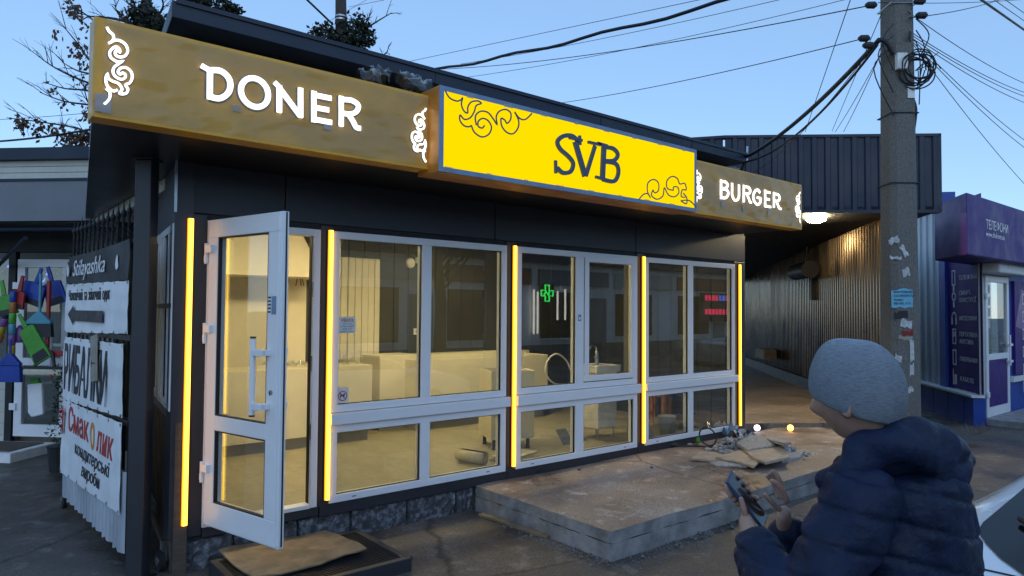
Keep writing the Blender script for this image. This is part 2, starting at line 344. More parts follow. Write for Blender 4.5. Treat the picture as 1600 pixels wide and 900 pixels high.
def lift(z0, z1, inset, seed):
    m = MB(); g = random.Random(seed); P = []
    A = [(PX0+inset, -.004+(-PY+.004)*i/30) for i in range(31)] + [(PX0+(PX1-PX0)*i/70, -PY+inset) for i in range(1, 71)]
    V = []
    for z in (z0, (z0+z1)/2, z1):
        for a in A: V.append((a[0]+(g.uniform(-.004, .004) if z != z1 else (EXF(a[1]) if a[0] < PX0+.02 and z1 > .1 else 0)), a[1]+(g.uniform(-.004, .004) if z != z1 else (EYF(a[0]) if a[1] < -PY+.02 and z1 > .1 else 0)), z+(g.uniform(-.004, .004) if z != z1 or z1 < .1 else ph(*a)-PZ-.004)))
    n = len(A); m.add(V, [(r*n+i, r*n+i+1, (r+1)*n+i+1, (r+1)*n+i) for r in range(2) for i in range(n-1)]); return m
lift(GZ-.03, .0285, -.004, 5).build('lower_lift', 'concrete', plat, smooth=True, fix=False)
lift(.031, .1262, .0, 6).build('upper_lift', 'concrete', plat, smooth=True, fix=False)
MB().box(PX0+.02, PX1, .0, PY-.02, GZ-.02, PZ-.02).build('core', 'concrete_dark', plat)
# gravel and frozen dust along the foot of the platform
mb = MB(); g = random.Random(11)
for i in range(1500):
    if g.random() < .45: x, y = PX0-abs(g.gauss(0, .07)), -g.uniform(.2, PY)
    else: x, y = g.uniform(PX0-.1, 6.4), -PY-abs(g.gauss(0, .12))
    r = g.uniform(.002, .007)*(2 if g.random() < .06 else 1); mb.rock((x, y, GZ+r*.5), r, r*g.uniform(.7, 1.3), r*.7, i, 1)
tag(mb.build('gravel', 'gravel_dark'), 'pale gravel and frozen dust along the platform foot', 'gravel', kind='stuff')

mb = MB(); g = random.Random(19)
for i in range(2600):
    x, y = g.uniform(-2.6, 6.5), g.uniform(-4.2, -.2)
    if x > PX0-.05 and y > -PY-.05: continue
    r = g.uniform(.0025, .006)*(1.8 if g.random() < .05 else 1); mb.rock((x, y, GZ+r*.6), r, r*g.uniform(.6, 1.3), r*.6, i, 1)
tag(mb.build('grit', 'gravel_dark'), 'scattered grit and pebbles on the asphalt', 'grit', kind='stuff')
# ================================================================== THE KIOSK
K = thing('kiosk', (3.5, 1.6, GZ), 'dark grey glazed fast-food kiosk with white window frames and open door', 'kiosk')
SD = np.array([.1234, .9924])                       # direction of the skewed left side wall
SF = Fr((-.1, 0), -SD)                              # its frame; s is negative going back
def sp(t, n, z): return SF.p(-t, n, z)
HZ, SO = 2.49, 2.86
# foundation blocks
g = random.Random(4); x = -.06
for i, wdt in enumerate([.42, .5, .46, .55, .52, .3]):
    x1 = min(x+wdt, PX0-.005); m = MB(); nn = 9; V = []
    for j in range(nn):
        for k2 in range(5):
            V.append((x+.012+(x1-x-.024)*j/(nn-1), -(-.035+g.uniform(-.012, .014)), GZ-.03+(.235)*k2/4+(g.uniform(-.008, .008) if k2 < 4 else 0)))
    m.add(V, [(j*5+q, (j+1)*5+q, (j+1)*5+q+1, j*5+q+1) for j in range(nn-1) for q in range(4)])
    m.box(x+.012, x1-.012, -.3, -.06, GZ-.03, .11); m.build('foundation_block', 'frosted_block', K, smooth=False, fix=False); x = x1
MB().box(-.06, 7.2, -.32, -.075, GZ-.03, .125).build('foundation', 'concrete_dark', K)
# skirting, column, posts, header
m = MB(); m.box(.13, 1.02, -.12, -.006, .13, .2); m.build('skirting', 'anthracite', K, bevel=.004)
for a, b in ((1.03, 2.985), (2.995, 4.96), (4.97, 7.235)): MB().box(a, b, -.12, -.004, .115, .208).build('skirting', 'anthracite', K, bevel=.004)
MB().box(-.1, .118, -.14, .0, .155, HZ).build('corner_column', 'anthracite', K, bevel=.004)
for a, b in ((1.005, 1.102), (2.96, 3.085), (4.942, 5.078), (6.975, 7.235)): MB().box(a, b, -.14, -.003, .2, HZ).build('post', 'anthracite', K, bevel=.004)
jj = [-.1, .70, 2.81, 4.92, 7.235]
for a, b in zip(jj[:-1], jj[1:]): MB().box(a+.006, b-.006, -.03, .0, HZ+.008, SO).build('header_panel', 'anthracite', K, bevel=.003)
MB().box(-.08, 7.2, -.14, -.02, 2.455, SO).build('lintel', 'rubber', K)
MB().box(-.112, -.094, .0, .012, HZ, SO).build('corner_trim', 'steel', K)
# soffit and canopy
L1 = onZ(133, 345, SO); s_end = 7.3; e = sp(s_end, 0, 0)
ol = [(-.765, -.945), (7.0, -.945), (7.0, .02), (7.24, .02), (7.24, .3), (0, .3), (e[0], e[1]), (float(L1[0]), float(L1[1]))]
m = MB(); V = [(a, b, SO) for a, b in ol] + [(a, b, SO+.07) for a, b in ol]; q = len(ol)
m.add(V, [tuple(range(q)), tuple(range(q, 2*q))] + [(i, (i+1) % q, (i+1) % q+q, i+q) for i in range(q)]); m.build('soffit', 'soffit', K)
MB().box(-.06, 7.22, -.2, -.02, SO+.07, 3.8).build('upper_wall', 'grey_panel', K)
for x in (-.6, .6, 1.9, 3.2, 4.4, 5.6, 6.8): MB().box(x-.02, x+.02, .0, .8, SO+.3, SO+.34).build('bracket', 'steel', K)
# roof
rz0, rz1 = 3.775, 3.895
def rp(t): return (-.22+t*SD[0]/SD[1], t)
ol = [(-.225, -.3), (6.82, -.3), (6.82, 4.4), (-.225+4.7*SD[0]/SD[1], 4.4)]
m = MB(); V = [(a, b, rz0) for a, b in ol] + [(a, b, rz1) for a, b in ol]
m.add(V, [(3, 2, 1, 0), (4, 5, 6, 7)] + [(i, (i+1) % 4, (i+1) % 4+4, i+4) for i in range(4)]); rf = m.build('roof', 'roof_metal', K, bevel=.006)
MB().box(-.2, 6.8, .303, .315, rz1-.02, rz1+.012).build('roof_flashing', 'roof_metal', rf)
for x in (1.9, 4.0, 5.6): MB().box(x-.004, x+.004, .3, .304, rz0, rz1-.02).build('roof_seam', 'rubber', rf)
# left side wall with windows and diagonal boards
def sbox(t0, t1, n0, n1, z0, z1, m=None): m = m or MB(); m.box(-t1, -t0, n0, n1, z0, z1, SF); return m
sbox(.0, s_end, -.12, -.004, 2.42, SO).build('side_header', 'anthracite', K)
sbox(.0, s_end, -.12, -.004, .98, 1.06).build('side_rail', 'anthracite', K)
sbox(.0, s_end, -.12, -.03, GZ, .98).build('side_wall', 'wood_dark', K)
sbox(2.2, s_end, -.12, -.01, 1.06, 2.42).build('side_wall', 'anthracite', K)
for t0, t1 in ((0, .03), (.87, .97), (2.05, 2.2)): sbox(t0, t1, -.12, -.002, 1.06, 2.42).build('side_post', 'anthracite', K)
for i in range(16):       # boards rising towards the front
    t0 = -.55+i*.19; pts = []
    for (t, z) in ((t0, .1), (t0+.17, .1), (t0+.17+.72, .97), (t0+.72, .97)): pts.append((-(t), z))
    lo = [(max(-2.6, min(-.03, a)), b) for a, b in pts]
    if abs(lo[0][0]-lo[1][0])+abs(lo[2][0]-lo[3][0]) > .05: MB().poly(lo, -.029, -.006-.002*(i % 2), SF).build('plank', 'wood_dark', K, bevel=.003, seg=1)
def window(x0, x1, z0, z1, mull, fr=W0, zcut=None, bw=.062, parent=K, depth=.075, gl='glass', nf=.012, mw=.1):
    """white frame; mull = list of mullion centres; zcut = (low, high) band of a sill between lower and upper lights"""
    m = MB(); zs = [(z0, z1)] if not zcut else [(z0, zcut[0]), (zcut[1], z1)]; panes = []
    for (a, b) in zs:
        m.box(x0, x1, -depth, nf, a, a+bw, fr); m.box(x0, x1, -depth, nf, b-bw, b, fr)
        xs = [x0] + [c for c in mull] + [x1]
        m.box(x0, x0+bw, -depth, nf, a+bw, b-bw, fr); m.box(x1-bw, x1, -depth, nf, a+bw, b-bw, fr)
        for c in mull: m.box(c-mw/2, c+mw/2, -depth, nf, a+bw, b-bw, fr)
        ed = [x0+bw] + [v for c in mull for v in (c-mw/2, c+mw/2)] + [x1-bw]
        for i in range(0, len(ed), 2): panes.append((ed[i], ed[i+1], a+bw, b-bw))
    f = m.build('window', 'pvc', parent, bevel=.004)
    gk = MB()
    for a, b, c, d in panes:
        MB().box(a-.005, b+.005, -.034, -.028, c-.005, d+.005, fr).build('pane', gl, f)
        for u in ((a, a+.006, c, d), (b-.006, b, c, d), (a+.006, b-.006, c, c+.006), (a+.006, b-.006, d-.006, d)): gk.box(u[0], u[1], -.027, -.006, u[2], u[3], fr)
    gk.build('gasket', 'rubber', f)
    if zcut:
        MB().box(x0-.004, x1+.035, -.05, .045, zcut[0]+.006, zcut[1]-.006, fr).build('sill', 'pvc', f, bevel=.005)
    g = random.Random(int(x0*100))
    for c in (x0+.22, x1-.22): MB().box(c-.018, c+.018, nf-.001, nf+.002, z0+.025, z0+.032, fr).build('drain_slot', 'rubber', f)
    return f
w1 = window(1.104, 2.957, .213, 2.448, [2.02], zcut=(.845, .95))
w2 = window(3.09, 4.938, .213, 2.448, [3.985], zcut=(.84, .955), mw=.12)
w3 = window(5.083, 6.965, .213, 2.448, [5.975], zcut=(.85, .952))
# opening sash in the second window
m = MB(); a, b, c, d = 4.05, 4.87, 1.03, 2.40
for u in ((a, b, c, c+.06), (a, b, d-.06, d), (a, a+.06, c+.06, d-.06), (b-.06, b, c+.06, d-.06)): m.box(u[0], u[1], .0125, .03, u[2], u[3])
m.build('sash', 'pvc', w2, bevel=.004)
MB().box(3.955, 4.0, .0125, .0145, 1.69, 1.76).build('sticker', 'film_blue', w2)
MB().box(3.963, 3.992, .0147, .0155, 1.705, 1.735).build('sticker_print', 'white_paint', w2)
sw = [window(-.86, -.03, 1.06, 2.415, [-.3, -.62], fr=SF, bw=.055, mw=.05), window(-2.05, -.97, 1.06, 2.415, [-1.5], fr=SF, bw=.055, mw=.05)]
for o, (a, b) in zip(sw, ((-.86, -.03), (-2.05, -.97))): MB().box(a, b, .013, .02, 1.80, 1.835, SF).build('grille_bar', 'anthracite', o)
# stickers on the first window
m = MB(); MB().box(1.185, 1.335, -.0275, -.0265, 1.60, 1.735).build('warning_notice', 'white_paint', w1)
text('lettering', 'УВАГА', W0, 1.26, 1.695, .036, 'ink_red', w1, n=-.0255, align='CENTER', thick=.0003, bold=.0008)
for i, (tx, mm) in enumerate((('ОБЕРЕЖНО', 'plastic_cyan'), ('СКЛЯНІ ДВЕРІ', 'ink'), ('ВЕДЕТЬСЯ', 'ink'), ('ВІДЕОСПОСТЕРЕЖЕННЯ', 'ink'))): text('lettering', tx, W0, 1.26, 1.672-.021*i, .0165 if i < 3 else .0115, mm, w1, n=-.0255, align='CENTER', thick=.0003)
MB().box(1.175, 1.28, -.0275, -.0265, .97+.052, 1.145).build('no_dogs_notice', 'white_paint', w1)
MB().ribbon([(1.2275+.038*math.cos(2*math.pi*i/24), 1.077+.038*math.sin(2*math.pi*i/24)) for i in range(24)], .008, -.0265, -.0258, closed=True).build('prohibition_ring', 'ink_red', w1)
dg = [(-.024, .004), (-.02, .014), (.008, .012), (.014, .022), (.026, .016), (.018, .008), (.014, -.018), (.008, -.018), (.006, .0), (-.012, .0), (-.014, -.018), (-.02, -.018)]
MB().poly([(1.2275+a, 1.077+b) for a, b in dg], -.0265, -.0260).build('dog_symbol', 'ink', w1)
MB().ribbon([(1.2275-.027, 1.077+.027), (1.2275+.027, 1.077-.027)], .007, -.026, -.0253).build('prohibition_bar', 'ink_red', w1)
# door frame in the wall
m = MB(); m.box(.122, .172, -.09, .006, .205, 2.45); m.box(.945, 1.0, -.09, .006, .205, 2.45); m.box(.172, .945, -.09, .006, 2.395, 2.45); m.box(.172, .945, -.1, .004, .2, .232)
fr_ = m.build('door_frame', 'pvc', K, bevel=.004)
m = MB(); m.box(.94, .9445, -.08, -.03, .235, 2.39); m.build('seal', 'rubber', fr_)
for z in (.75, 1.3, 1.9): MB().box(.9435, .9455, -.025, .0, z, z+.12).build('strike_plate', 'steel', fr_)
# door leaf, open outwards; local frame along the leaf
HG = np.array([.118, -.045]); LA = R(75.5); LF = Fr(HG, (math.cos(LA), -math.sin(LA)))
DW, DZ0, DZ1 = .845, .245, 2.445
m = MB(); bt, bs, mid0, mid1 = .13, .12, .93, 1.035
m.box(0, DW, -.07, 0, DZ0, DZ0+.17, LF); m.box(0, DW, -.07, 0, DZ1-bt, DZ1, LF); m.box(0, bs, -.07, 0, DZ0+.17, DZ1-bt, LF); m.box(DW-bs, DW, -.07, 0, DZ0+.17, DZ1-bt, LF); m.box(bs, DW-bs, -.07, 0, mid0, mid1, LF)
dr = m.build('door', 'pvc', K, bevel=.005)
m = MB()
for u in ((.005, DW+.012, DZ0-.012, DZ0), (DW, DW+.014, DZ0, DZ1-.01), (.005, DW+.014, DZ1-.01, DZ1+.004)): m.box(u[0], u[1], -.062, -.02, u[2], u[3], LF)
m.build('rebate', 'pvc', dr); MB().box(DW+.0141, DW+.016, -.05, -.038, DZ0, DZ1, LF).build('seal', 'rubber', dr)
for a, b in ((DZ0+.17, mid0), (mid1, DZ1-bt)):
    MB().box(bs-.004, DW-bs+.004, -.038, -.032, a-.004, b+.004, LF).build('pane', 'door_glass', dr)
    g_ = MB()
    for u in ((bs, bs+.009, a, b), (DW-bs-.009, DW-bs, a, b), (bs+.009, DW-bs-.009, a, a+.009), (bs+.009, DW-bs-.009, b-.009, b)): g_.box(u[0], u[1], -.031, -.004, u[2], u[3], LF)
    g_.build('gasket', 'rubber', dr)
for side in (0, 1):
    nn = (.055 if not side else -.125); m = MB(); sx = DW-.15
    m.tube([LF.p(sx-.04, nn, 1.09), LF.p(sx-.04, nn, 1.60)], .019, 14)
    for z in (1.155, 1.51): m.box(sx-.055, sx+.075, nn-.016, nn+.016, z-.022, z+.022, LF); m.box(sx+.035, sx+.075, min(nn, 0 if not side else -.07), max(nn, 0 if not side else -.07), z-.02, z+.02, LF)
    m.build('handle', 'pvc', dr, bevel=.003)
    m = MB()
    for z in (1.085, 1.604): m.lathe(LF.p(sx-.04, nn, z), (0, 0, 1), [(.0195, 0), (.0195, .012)], 14)
    m.build('handle_cap', 'rubber', dr)
    MB().lathe(LF.p(DW-.062, 0 if not side else -.07, 1.25), LF.n*(1 if not side else -1), [(.016, 0), (.016, .008), (.013, .011)], 14).build('lock_escutcheon', 'grey_plastic', dr)
    MB().box(DW-.066, DW-.058, (.011 if not side else -.083), (.013 if not side else -.081), 1.232, 1.258, LF).build('keyhole', 'rubber', dr)
for z in (.62, 1.62, 2.2):
    m = MB(); m.tube([LF.p(-.008, .014, z-.075), LF.p(-.008, .014, z+.075)], .013, 12); m.box(.0, .075, .0, .028, z+.005, z+.06, LF); m.box(-.03, -.005, .0, .02, z-.06, z-.012, LF); m.build('hinge', 'pvc', dr, bevel=.003)
MB().box(DW-.115, DW-.02, .001, .002, 1.76, 1.9, LF).build('door_sticker', 'white_paint', dr)
MB().box(DW-.07, DW-.02, .0021, .0028, 1.765, 1.885, LF).build('sticker_print', 'film_blue', dr)
m = MB()
for i in range(5): m.box(DW-.11, DW-.078, .0021, .0027, 1.775+.024*i, 1.786+.024*i, LF)
m.build('sticker_print', 'ink', dr)
# rear and right walls, inner shell
MB().box(7.1, 7.235, -4.3, -.14, GZ, SO).build('right_wall', 'anthracite', K)
MB().box(.6, 7.1, -4.4, -4.2, GZ, 3.8).build('rear_wall', 'anthracite', K)
MB().box(.02, 7.1, -4.2, -.09, .12, .2).build('floor_slab', 'indoor_floor', K)
ft = None
for i in range(16):
    for j in range(9):
        if ft is None: ft = MB().box(.03, .4685, -.5385, -.1, .2, .2035).build('floor_tile', 'indoor_floor', K); tile0 = ft
        else: ft = tile0.copy(); sc.collection.objects.link(ft); ft.location = (i*.44, j*.44, .0)
MB().box(.0, 7.1, -4.2, -.13, 2.76, SO-.003).build('ceiling', 'ceiling_paint', K)
BY = 3.35
x = .55
while x < 7.05:
    x1 = min(x+.235, 7.09); MB().box(x+.003, x1-.003, -(BY+.03), -BY, .2, 2.76).build('wall_panel', 'dark_wall', K, bevel=.004, seg=1); x = x1
y = .2
while y < BY:
    y1 = min(y+.235, BY); m = MB(); m.box(7.06, 7.099, -y1+.003, -y-.003, .2, 2.76); m.build('wall_panel', 'dark_wall', K, bevel=.004, seg=1); y = y1
MB().box(.1, 7.06, -(BY+.05), -(BY+.032), .2, 2.76).build('wall_lining', 'rubber', K)
# cream panel and bulkhead at the left end of the room, white slatted panel
bx = onY(478, 500, 3.2)[0]
MB().box(.75, bx, -BY+.001, -3.2, .2, 2.35).build('cream_panel', 'cream', K)
zb0 = float(onY(470, 433, 2.6)[2]); MB().box(.3, float(onY(487, 400, 2.6)[0])+.35, -BY+.002, -2.55, zb0, 2.755).build('bulkhead', 'cream', K)
s0, s1 = float(onY(524, 480, 3.2)[0]), float(onY(596, 480, 3.2)[0]); x = s0
while x < s1-.02: MB().box(x+.004, min(x+.098, s1), -BY+.002, -3.25+.012*(int(x*97) % 2), .2, 2.5).build('slat', 'slat_white', K, bevel=.006, seg=1); x += .1
# ------------------------------------------------------------------ LED strips
names = ['glowing orange light strip at the left corner beside the open door', 'glowing orange light strip between the doorway and the first window', 'glowing orange light strip between the first and second windows', 'glowing orange light strip between the second and third windows', 'glowing orange light strip at the right end of the facade']
for x, lb in zip((0, 1.0815, 3.0513, 5.0402, 7.07), names):
    t = thing('light_strip', (x, 0, .25), lb, 'light strip', 'orange light strips on the facade')
    MB().box(x-.026, x+.026, .0, .012, .245, 2.455).build('profile', 'anthracite', t)
    m = MB(); prof = [(x-.021, .013), (x-.019, .022), (x-.012, .028), (x, .03), (x+.012, .028), (x+.019, .022), (x+.021, .013)]
    q = len(prof); V = [(a, -b, .25) for a, b in prof]+[(a, -b, 2.45) for a, b in prof]
    m.add(V, [tuple(range(q)), tuple(range(q, 2*q))]+[(i, (i+1) % q, (i+1) % q+q, i+q) for i in range(q)]); m.build('diffuser', 'led', t)
    MB().box(x-.0155, x+.0155, .0275, .034, .25, 2.45).build('bright_core', 'led_core', t, bevel=.004)
# ================================================================== SIGNS
ORN = [[(652,170),(665,195),(688,215),(692,240),(680,258),(662,268)],
 [(675,262),(700,250),(735,254),(768,280),(778,318),(760,346),(728,352),(704,338),(703,318),(716,311)],
 [(716,311),(730,322),(727,303),(708,290),(685,300),(668,325),(675,355),(700,374),(722,383),(745,378),(720,395),(695,415),(688,442),(702,470),(735,488),(760,480),(763,460),(746,449),(731,460)],
 [(731,460),(719,442),(735,420),(770,418),(800,445),(805,480),(790,510),(765,522),(779,548),(770,572),(745,578),(728,572),(743,552),(735,530),(715,510),(685,500),(660,482),(654,458),(644,482),(648,515),(665,543),(692,560),(715,552)],
 [(645,545),(668,566),(668,600),(652,625),(634,640)]]
def orn_px(poly): return [(a/3.913, b/3.913) for a, b in poly]
DY = .95
o_uv = []                                            # ornament in the sign plane (metres), taken from the one at the far left
for st in ORN: o_uv.append([(float(q[0]), float(q[2])) for q in (onY(a, b, -DY) for a, b in orn_px(st))])
oc = np.mean([p for s in o_uv for p in s], axis=0)
def ornament(parent, cx, cz, k, flip, mt='letter', n0=DY, wd=.0125, rot=0., outline=True):
    m = MB(); b = MB()
    for i, s in enumerate(o_uv):
        P = []
        for a, c in s:
            u, v = (a-oc[0])*k*(-1 if flip else 1), (c-oc[1])*k
            P.append((cx+u*math.cos(rot)-v*math.sin(rot), cz+u*math.sin(rot)+v*math.cos(rot)))
        P = crom(P, 4); m.ribbon(P, wd, n0+.001, n0+.016+.0006*i)
        b.ribbon(P, wd+.007, n0, n0+.006+.0006*i)
    o = m.build('scroll_ornament', mt, parent)
    if outline: b.build('ornament_edge', 'vinyl_slate', o)
    return o
def sheet(name, x0, x1, z0, z1, n, mt, parent, amp, seed, nx=150, nz=36):
    g = random.Random(seed); ph_ = [g.uniform(0, 6.28) for _ in range(9)]; m = MB()
    for j in range(nz+1):
        for i in range(nx+1):
            x = x0+(x1-x0)*i/nx; z = z0+(z1-z0)*j/nz; d = (x*2.2+z*5.1)
            h = .5+.25*math.sin(3*d+ph_[0])+.22*abs(math.sin(9*x-31*z+1.5*math.sin(4*x)+ph_[4]))**6+.2*abs(math.sin(5*x-19*z+2*math.sin(2.3*x)+ph_[5]))**10+.18*math.sin(7.3*d-2*z+ph_[1])+.12*math.sin(17*x+3*z+ph_[2])+.2*math.sin(23*z-6*x+ph_[3])
            m.v.append((x, -(n+amp*max(0, h)), z))
    m.f = [(j*(nx+1)+i, j*(nx+1)+i+1, (j+1)*(nx+1)+i+1, (j+1)*(nx+1)+i) for j in range(nz) for i in range(nx)]
    return m.build(name, mt, parent, smooth=True, fix=False)
def letters(parent, defs, ox, oy, k, Y, wd, mt='letter', edge='vinyl_slate', ew=.016):
    for ch, strokes in defs:
        m = MB(); b = MB()
        for i, st in enumerate(strokes):
            cv = st[0] == 'c'; ww = wd
            if isinstance(st[0], float): ww = st[0]; st = st[1:]; cv = st[0] == 'c'
            pts = st[1:] if cv else st
            P = [(float(q[0]), float(q[2])) for q in (onY(ox+a/k, oy+c/k, -Y) for a, c in pts)]
            if cv: P = crom(P, 6)
            else: P = [tuple(np.array(P[0])*(1-t)+np.array(P[1])*t) for t in (0, .5, 1)] if len(P) == 2 else P
            m.ribbon(P, ww, Y+.001, Y+.02+.0007*i); b.ribbon(P, ww+ew, Y, Y+.008+.0007*i)
        o = m.build('letter', mt, parent); tag(o, 'letter ' + ch)
        if edge: b.build('letter_edge', edge, o)
# DONER
S1 = thing('doner_sign', (.34, -.9, 2.86), 'long gold sign box reading DONER in lit white letters under torn plastic film', 'sign')
MB().box(-.765, 1.43, .80, DY, 2.855, 3.418).build('sign_box', 'gold', S1, bevel=.004)
letters(S1, [('D', [['c', (563,258), (610,262), (644,290), (654,327), (642,362), (606,384), (560,376)], [(563,250), (562,388)], [.028, (524,238), (566,262)]]),
 ('O', [['c'] + [(762+61*math.cos(a)-0*math.sin(a), 358+63*math.sin(a)+.2*61*math.cos(a)) for a in [2*math.pi*i/14 for i in range(15)]]]),
 ('N', [[(872,325), (872,447)], [.028, (850,312), (874,336)], [.033, (872,338), (964,462)], [(966,338), (966,470)]]),
 ('E', [[(1026,352), (1026,490)], [(1020,367), (1103,384)], [(1026,424), (1092,436)], [(1020,476), (1105,492)]]),
 ('R', [[(1148,374), (1148,508)], ['c', (1148,389), (1194,393), (1224,416), (1214,444), (1184,454), (1148,448)], ['c', (1178,452), (1200,486), (1214,512), (1234,518)]])], 130, 20, 2.857, DY, .0325)
o = ornament(S1, oc[0], oc[1], 1, False)
q = onY(655, 210, -DY); ornament(S1, float(q[0]), float(q[2]), .93, True)
sheet('film', -.72, 1.43, 2.875, 3.40, DY+.002, 'film', S1, .013, 1)
sheet('film_flap', -.78, -.755, 2.80, 3.40, DY-.02, 'poly', S1, .03, 2, 3, 14)
for i, (a, b, ww, hh) in enumerate(((160, 162, .04, .1), (368, 170, .03, .04), (510, 200, .025, .03))):
    q = onY(a, b, -DY); MB().box(q[0]-ww, q[0]+ww, DY+.017, DY+.018, q[2]-hh/2, q[2]+hh/2).build('tape_strip', 'tape_film', S1)
for k2, (a, b) in enumerate(((575, 122), (592, 118), (640, 128), (655, 135))):   # film torn loose along the top edge
    q = onY(a, b, -.9); m = MB(); g = random.Random(k2); V = []
    for j in range(6):
        for i in range(7): V.append((q[0]+.17*(i/6-.5)+g.uniform(-.02, .02), -(.83+.13*j/5+g.uniform(-.03, .03)), q[2]-.03+.085*math.sin(math.pi*j/5)+g.uniform(-.02, .025)))
    m.add(V, [(j*7+i, j*7+i+1, (j+1)*7+i+1, (j+1)*7+i) for j in range(5) for i in range(6)]); m.build('film_shred', 'poly', S1, smooth=True, fix=False)
# SVB
SY = 1.10; S2 = thing('svb_sign', (3.0, -1.0, 2.84), 'large backlit yellow sign box reading SVB between two gold signs', 'sign')
zb, zt = 2.822, 3.463
MB().box(1.416, 4.567, .81, SY-.004, zb, zt).build('sign_box', 'gold_side', S2, bevel=.003)
MB().box(1.454, 4.531, SY-.003, SY+.002, zb+.036, zt-.036).build('lit_face', 'svb_face', S2)
for u in ((1.416, 4.567, zb, zb+.037), (1.416, 4.567, zt-.037, zt), (1.416, 1.455, zb+.037, zt-.037), (4.53, 4.567, zb+.037, zt-.037)): MB().box(u[0], u[1], SY-.003, SY+.005, u[2], u[3]).build('border_film', 'film_blue', S2)
letters(S2, [('S', [['c', (626,262), (600,240), (565,240), (541,262), (552,292), (585,322), (604,350), (594,382), (563,388), (540,368)], [.024, (630,238), (632,276)], [.024, (533,338), (534,390)]]),
 ('V', [[.054, (612,262), (652,402)], [.036, (692,280), (655,400)], [.024, (588,246), (640,258)], [.024, (664,264), (716,276)]]),
 ('B', [[.054, (728,284), (722,415)], ['c', (725,285), (764,290), (784,314), (768,338), (725,340)], ['c', (725,342), (776,352), (786,388), (768,422), (722,414)], [.024, (702,268), (742,280)], [.024, (694,404), (740,418)]])], 660, 120, 2.58, SY+.002, .036, 'vinyl_slate', None)
TL = [[(90,55),(108,85),(136,98),(153,94),(161,84)], [(161,86),(156,112),(166,138),(181,146),(182,122),(196,102),(222,98),(236,108),(216,116),(207,142),(191,166),(168,172),(151,155),(150,176),(166,197),(186,202),(196,196)],
 [(196,196),(208,224),(238,243),(266,232),(277,204),(264,178),(242,168),(224,180),(224,200),(240,207),(249,196)], [(216,196),(212,160),(232,140),(262,144),(284,170),(299,192),(296,162),(308,140),(334,132),(354,146),(354,172),(340,188),(332,176)],
 [(332,176),(316,168),(318,198),(338,224),(364,230),(384,206),(386,176),(370,142)], [(370,142),(390,168),(414,172),(440,148)]]
BR = [[(872,494),(890,474),(908,472),(918,488)], [(918,488),(906,462),(908,428),(930,414),(950,428),(950,458),(936,468),(928,456)], [(928,456),(922,478),(944,494),(968,480),(974,448),(990,476),(1014,484),(1032,468),(1028,446),(1012,444),(1010,458)],
 [(1010,458),(986,450),(984,420),(1004,402),(1026,410),(1036,432),(1056,430),(1062,456),(1046,456),(1042,482),(1058,486)], [(1040,500),(1062,512),(1064,488),(1050,470)], [(1040,500),(1070,498),(1090,512),(1100,526)]]
for D in (TL, BR):
    m = MB()
    for i, st in enumerate(D): m.ribbon(crom([(float(q[0]), float(q[2])) for q in (onY(660+a/2.58, 120+b/2.58, -SY) for a, b in st)], 4), .0115, SY+.001, SY+.006+.0005*i)
    m.build('scroll_ornament', 'vinyl_slate', S2)
g = random.Random(9)
for i in range(16):
    x = 1.5+i*.19; top = i % 2; z = zt-.03 if top else zb+.03; ww = g.uniform(.02, .05)
    MB().box(x-ww, x+ww, SY+.0052, SY+.0065, z-.016, z+.014).build('tape_strip', 'tape_film', S2)
# BURGER
S3 = thing('burger_sign', (5.8, -.9, 2.86), 'gold sign box reading BURGER in lit white letters at the right end', 'sign')
MB().box(4.572, 7.0, .80, DY, 2.845, 3.418).build('sign_box', 'gold', S3, bevel=.004)
letters(S3, [('B', [[(562,455), (562,590)], ['c', (562,466), (594,472), (608,494), (594,514), (562,516)], ['c', (562,518), (602,528), (612,554), (594,582), (562,580)]]),
 ('U', [['c', (640,478), (640,520), (640,562), (652,592), (664,600), (680,592), (688,566), (688,530), (688,490)]]),
 ('R', [[(722,492), (722,612)], ['c', (722,504), (752,508), (767,528), (758,552), (722,552)], ['c', (742,552), (758,592), (766,612), (776,614)]]),
 ('G', [['c', (836,545), (820,526), (802,534), (788,570), (798,610), (820,630), (838,612), (838,588)], [(842,586), (818,580)]]),
 ('E', [[(872,526), (872,648)], [(868,538), (907,546)], [(872,588), (902,595)], [(868,638), (911,647)]]),
 ('R', [[(934,542), (934,650)], ['c', (934,554), (960,559), (974,580), (965,602), (934,603)], ['c', (950,603), (964,640), (972,656), (984,660)]])], 1000, 180, 4.5, DY, .0265, ew=.009)
q = onY(1246, 325, -DY); ornament(S3, float(q[0]), float(q[2])+.01, .9, True, wd=.009)
q = onY(1092, 292, -DY); ornament(S3, float(q[0])-.03, float(q[2]), .9, False, wd=.009)
sheet('film', 4.62, 6.98, 2.87, 3.405, DY+.002, 'film', S3, .011, 5)
for i, (a, b, ww, hh) in enumerate(((1127, 318, .02, .08), (1160, 325, .02, .07), (1199, 330, .025, .08))):
    q = onY(a, b, -DY); MB().box(q[0]-ww, q[0]+ww, DY+.014+.001*i, DY+.0145+.001*i, q[2]-hh/2, q[2]+hh/2).build('tape_strip', 'tape_film', S3)
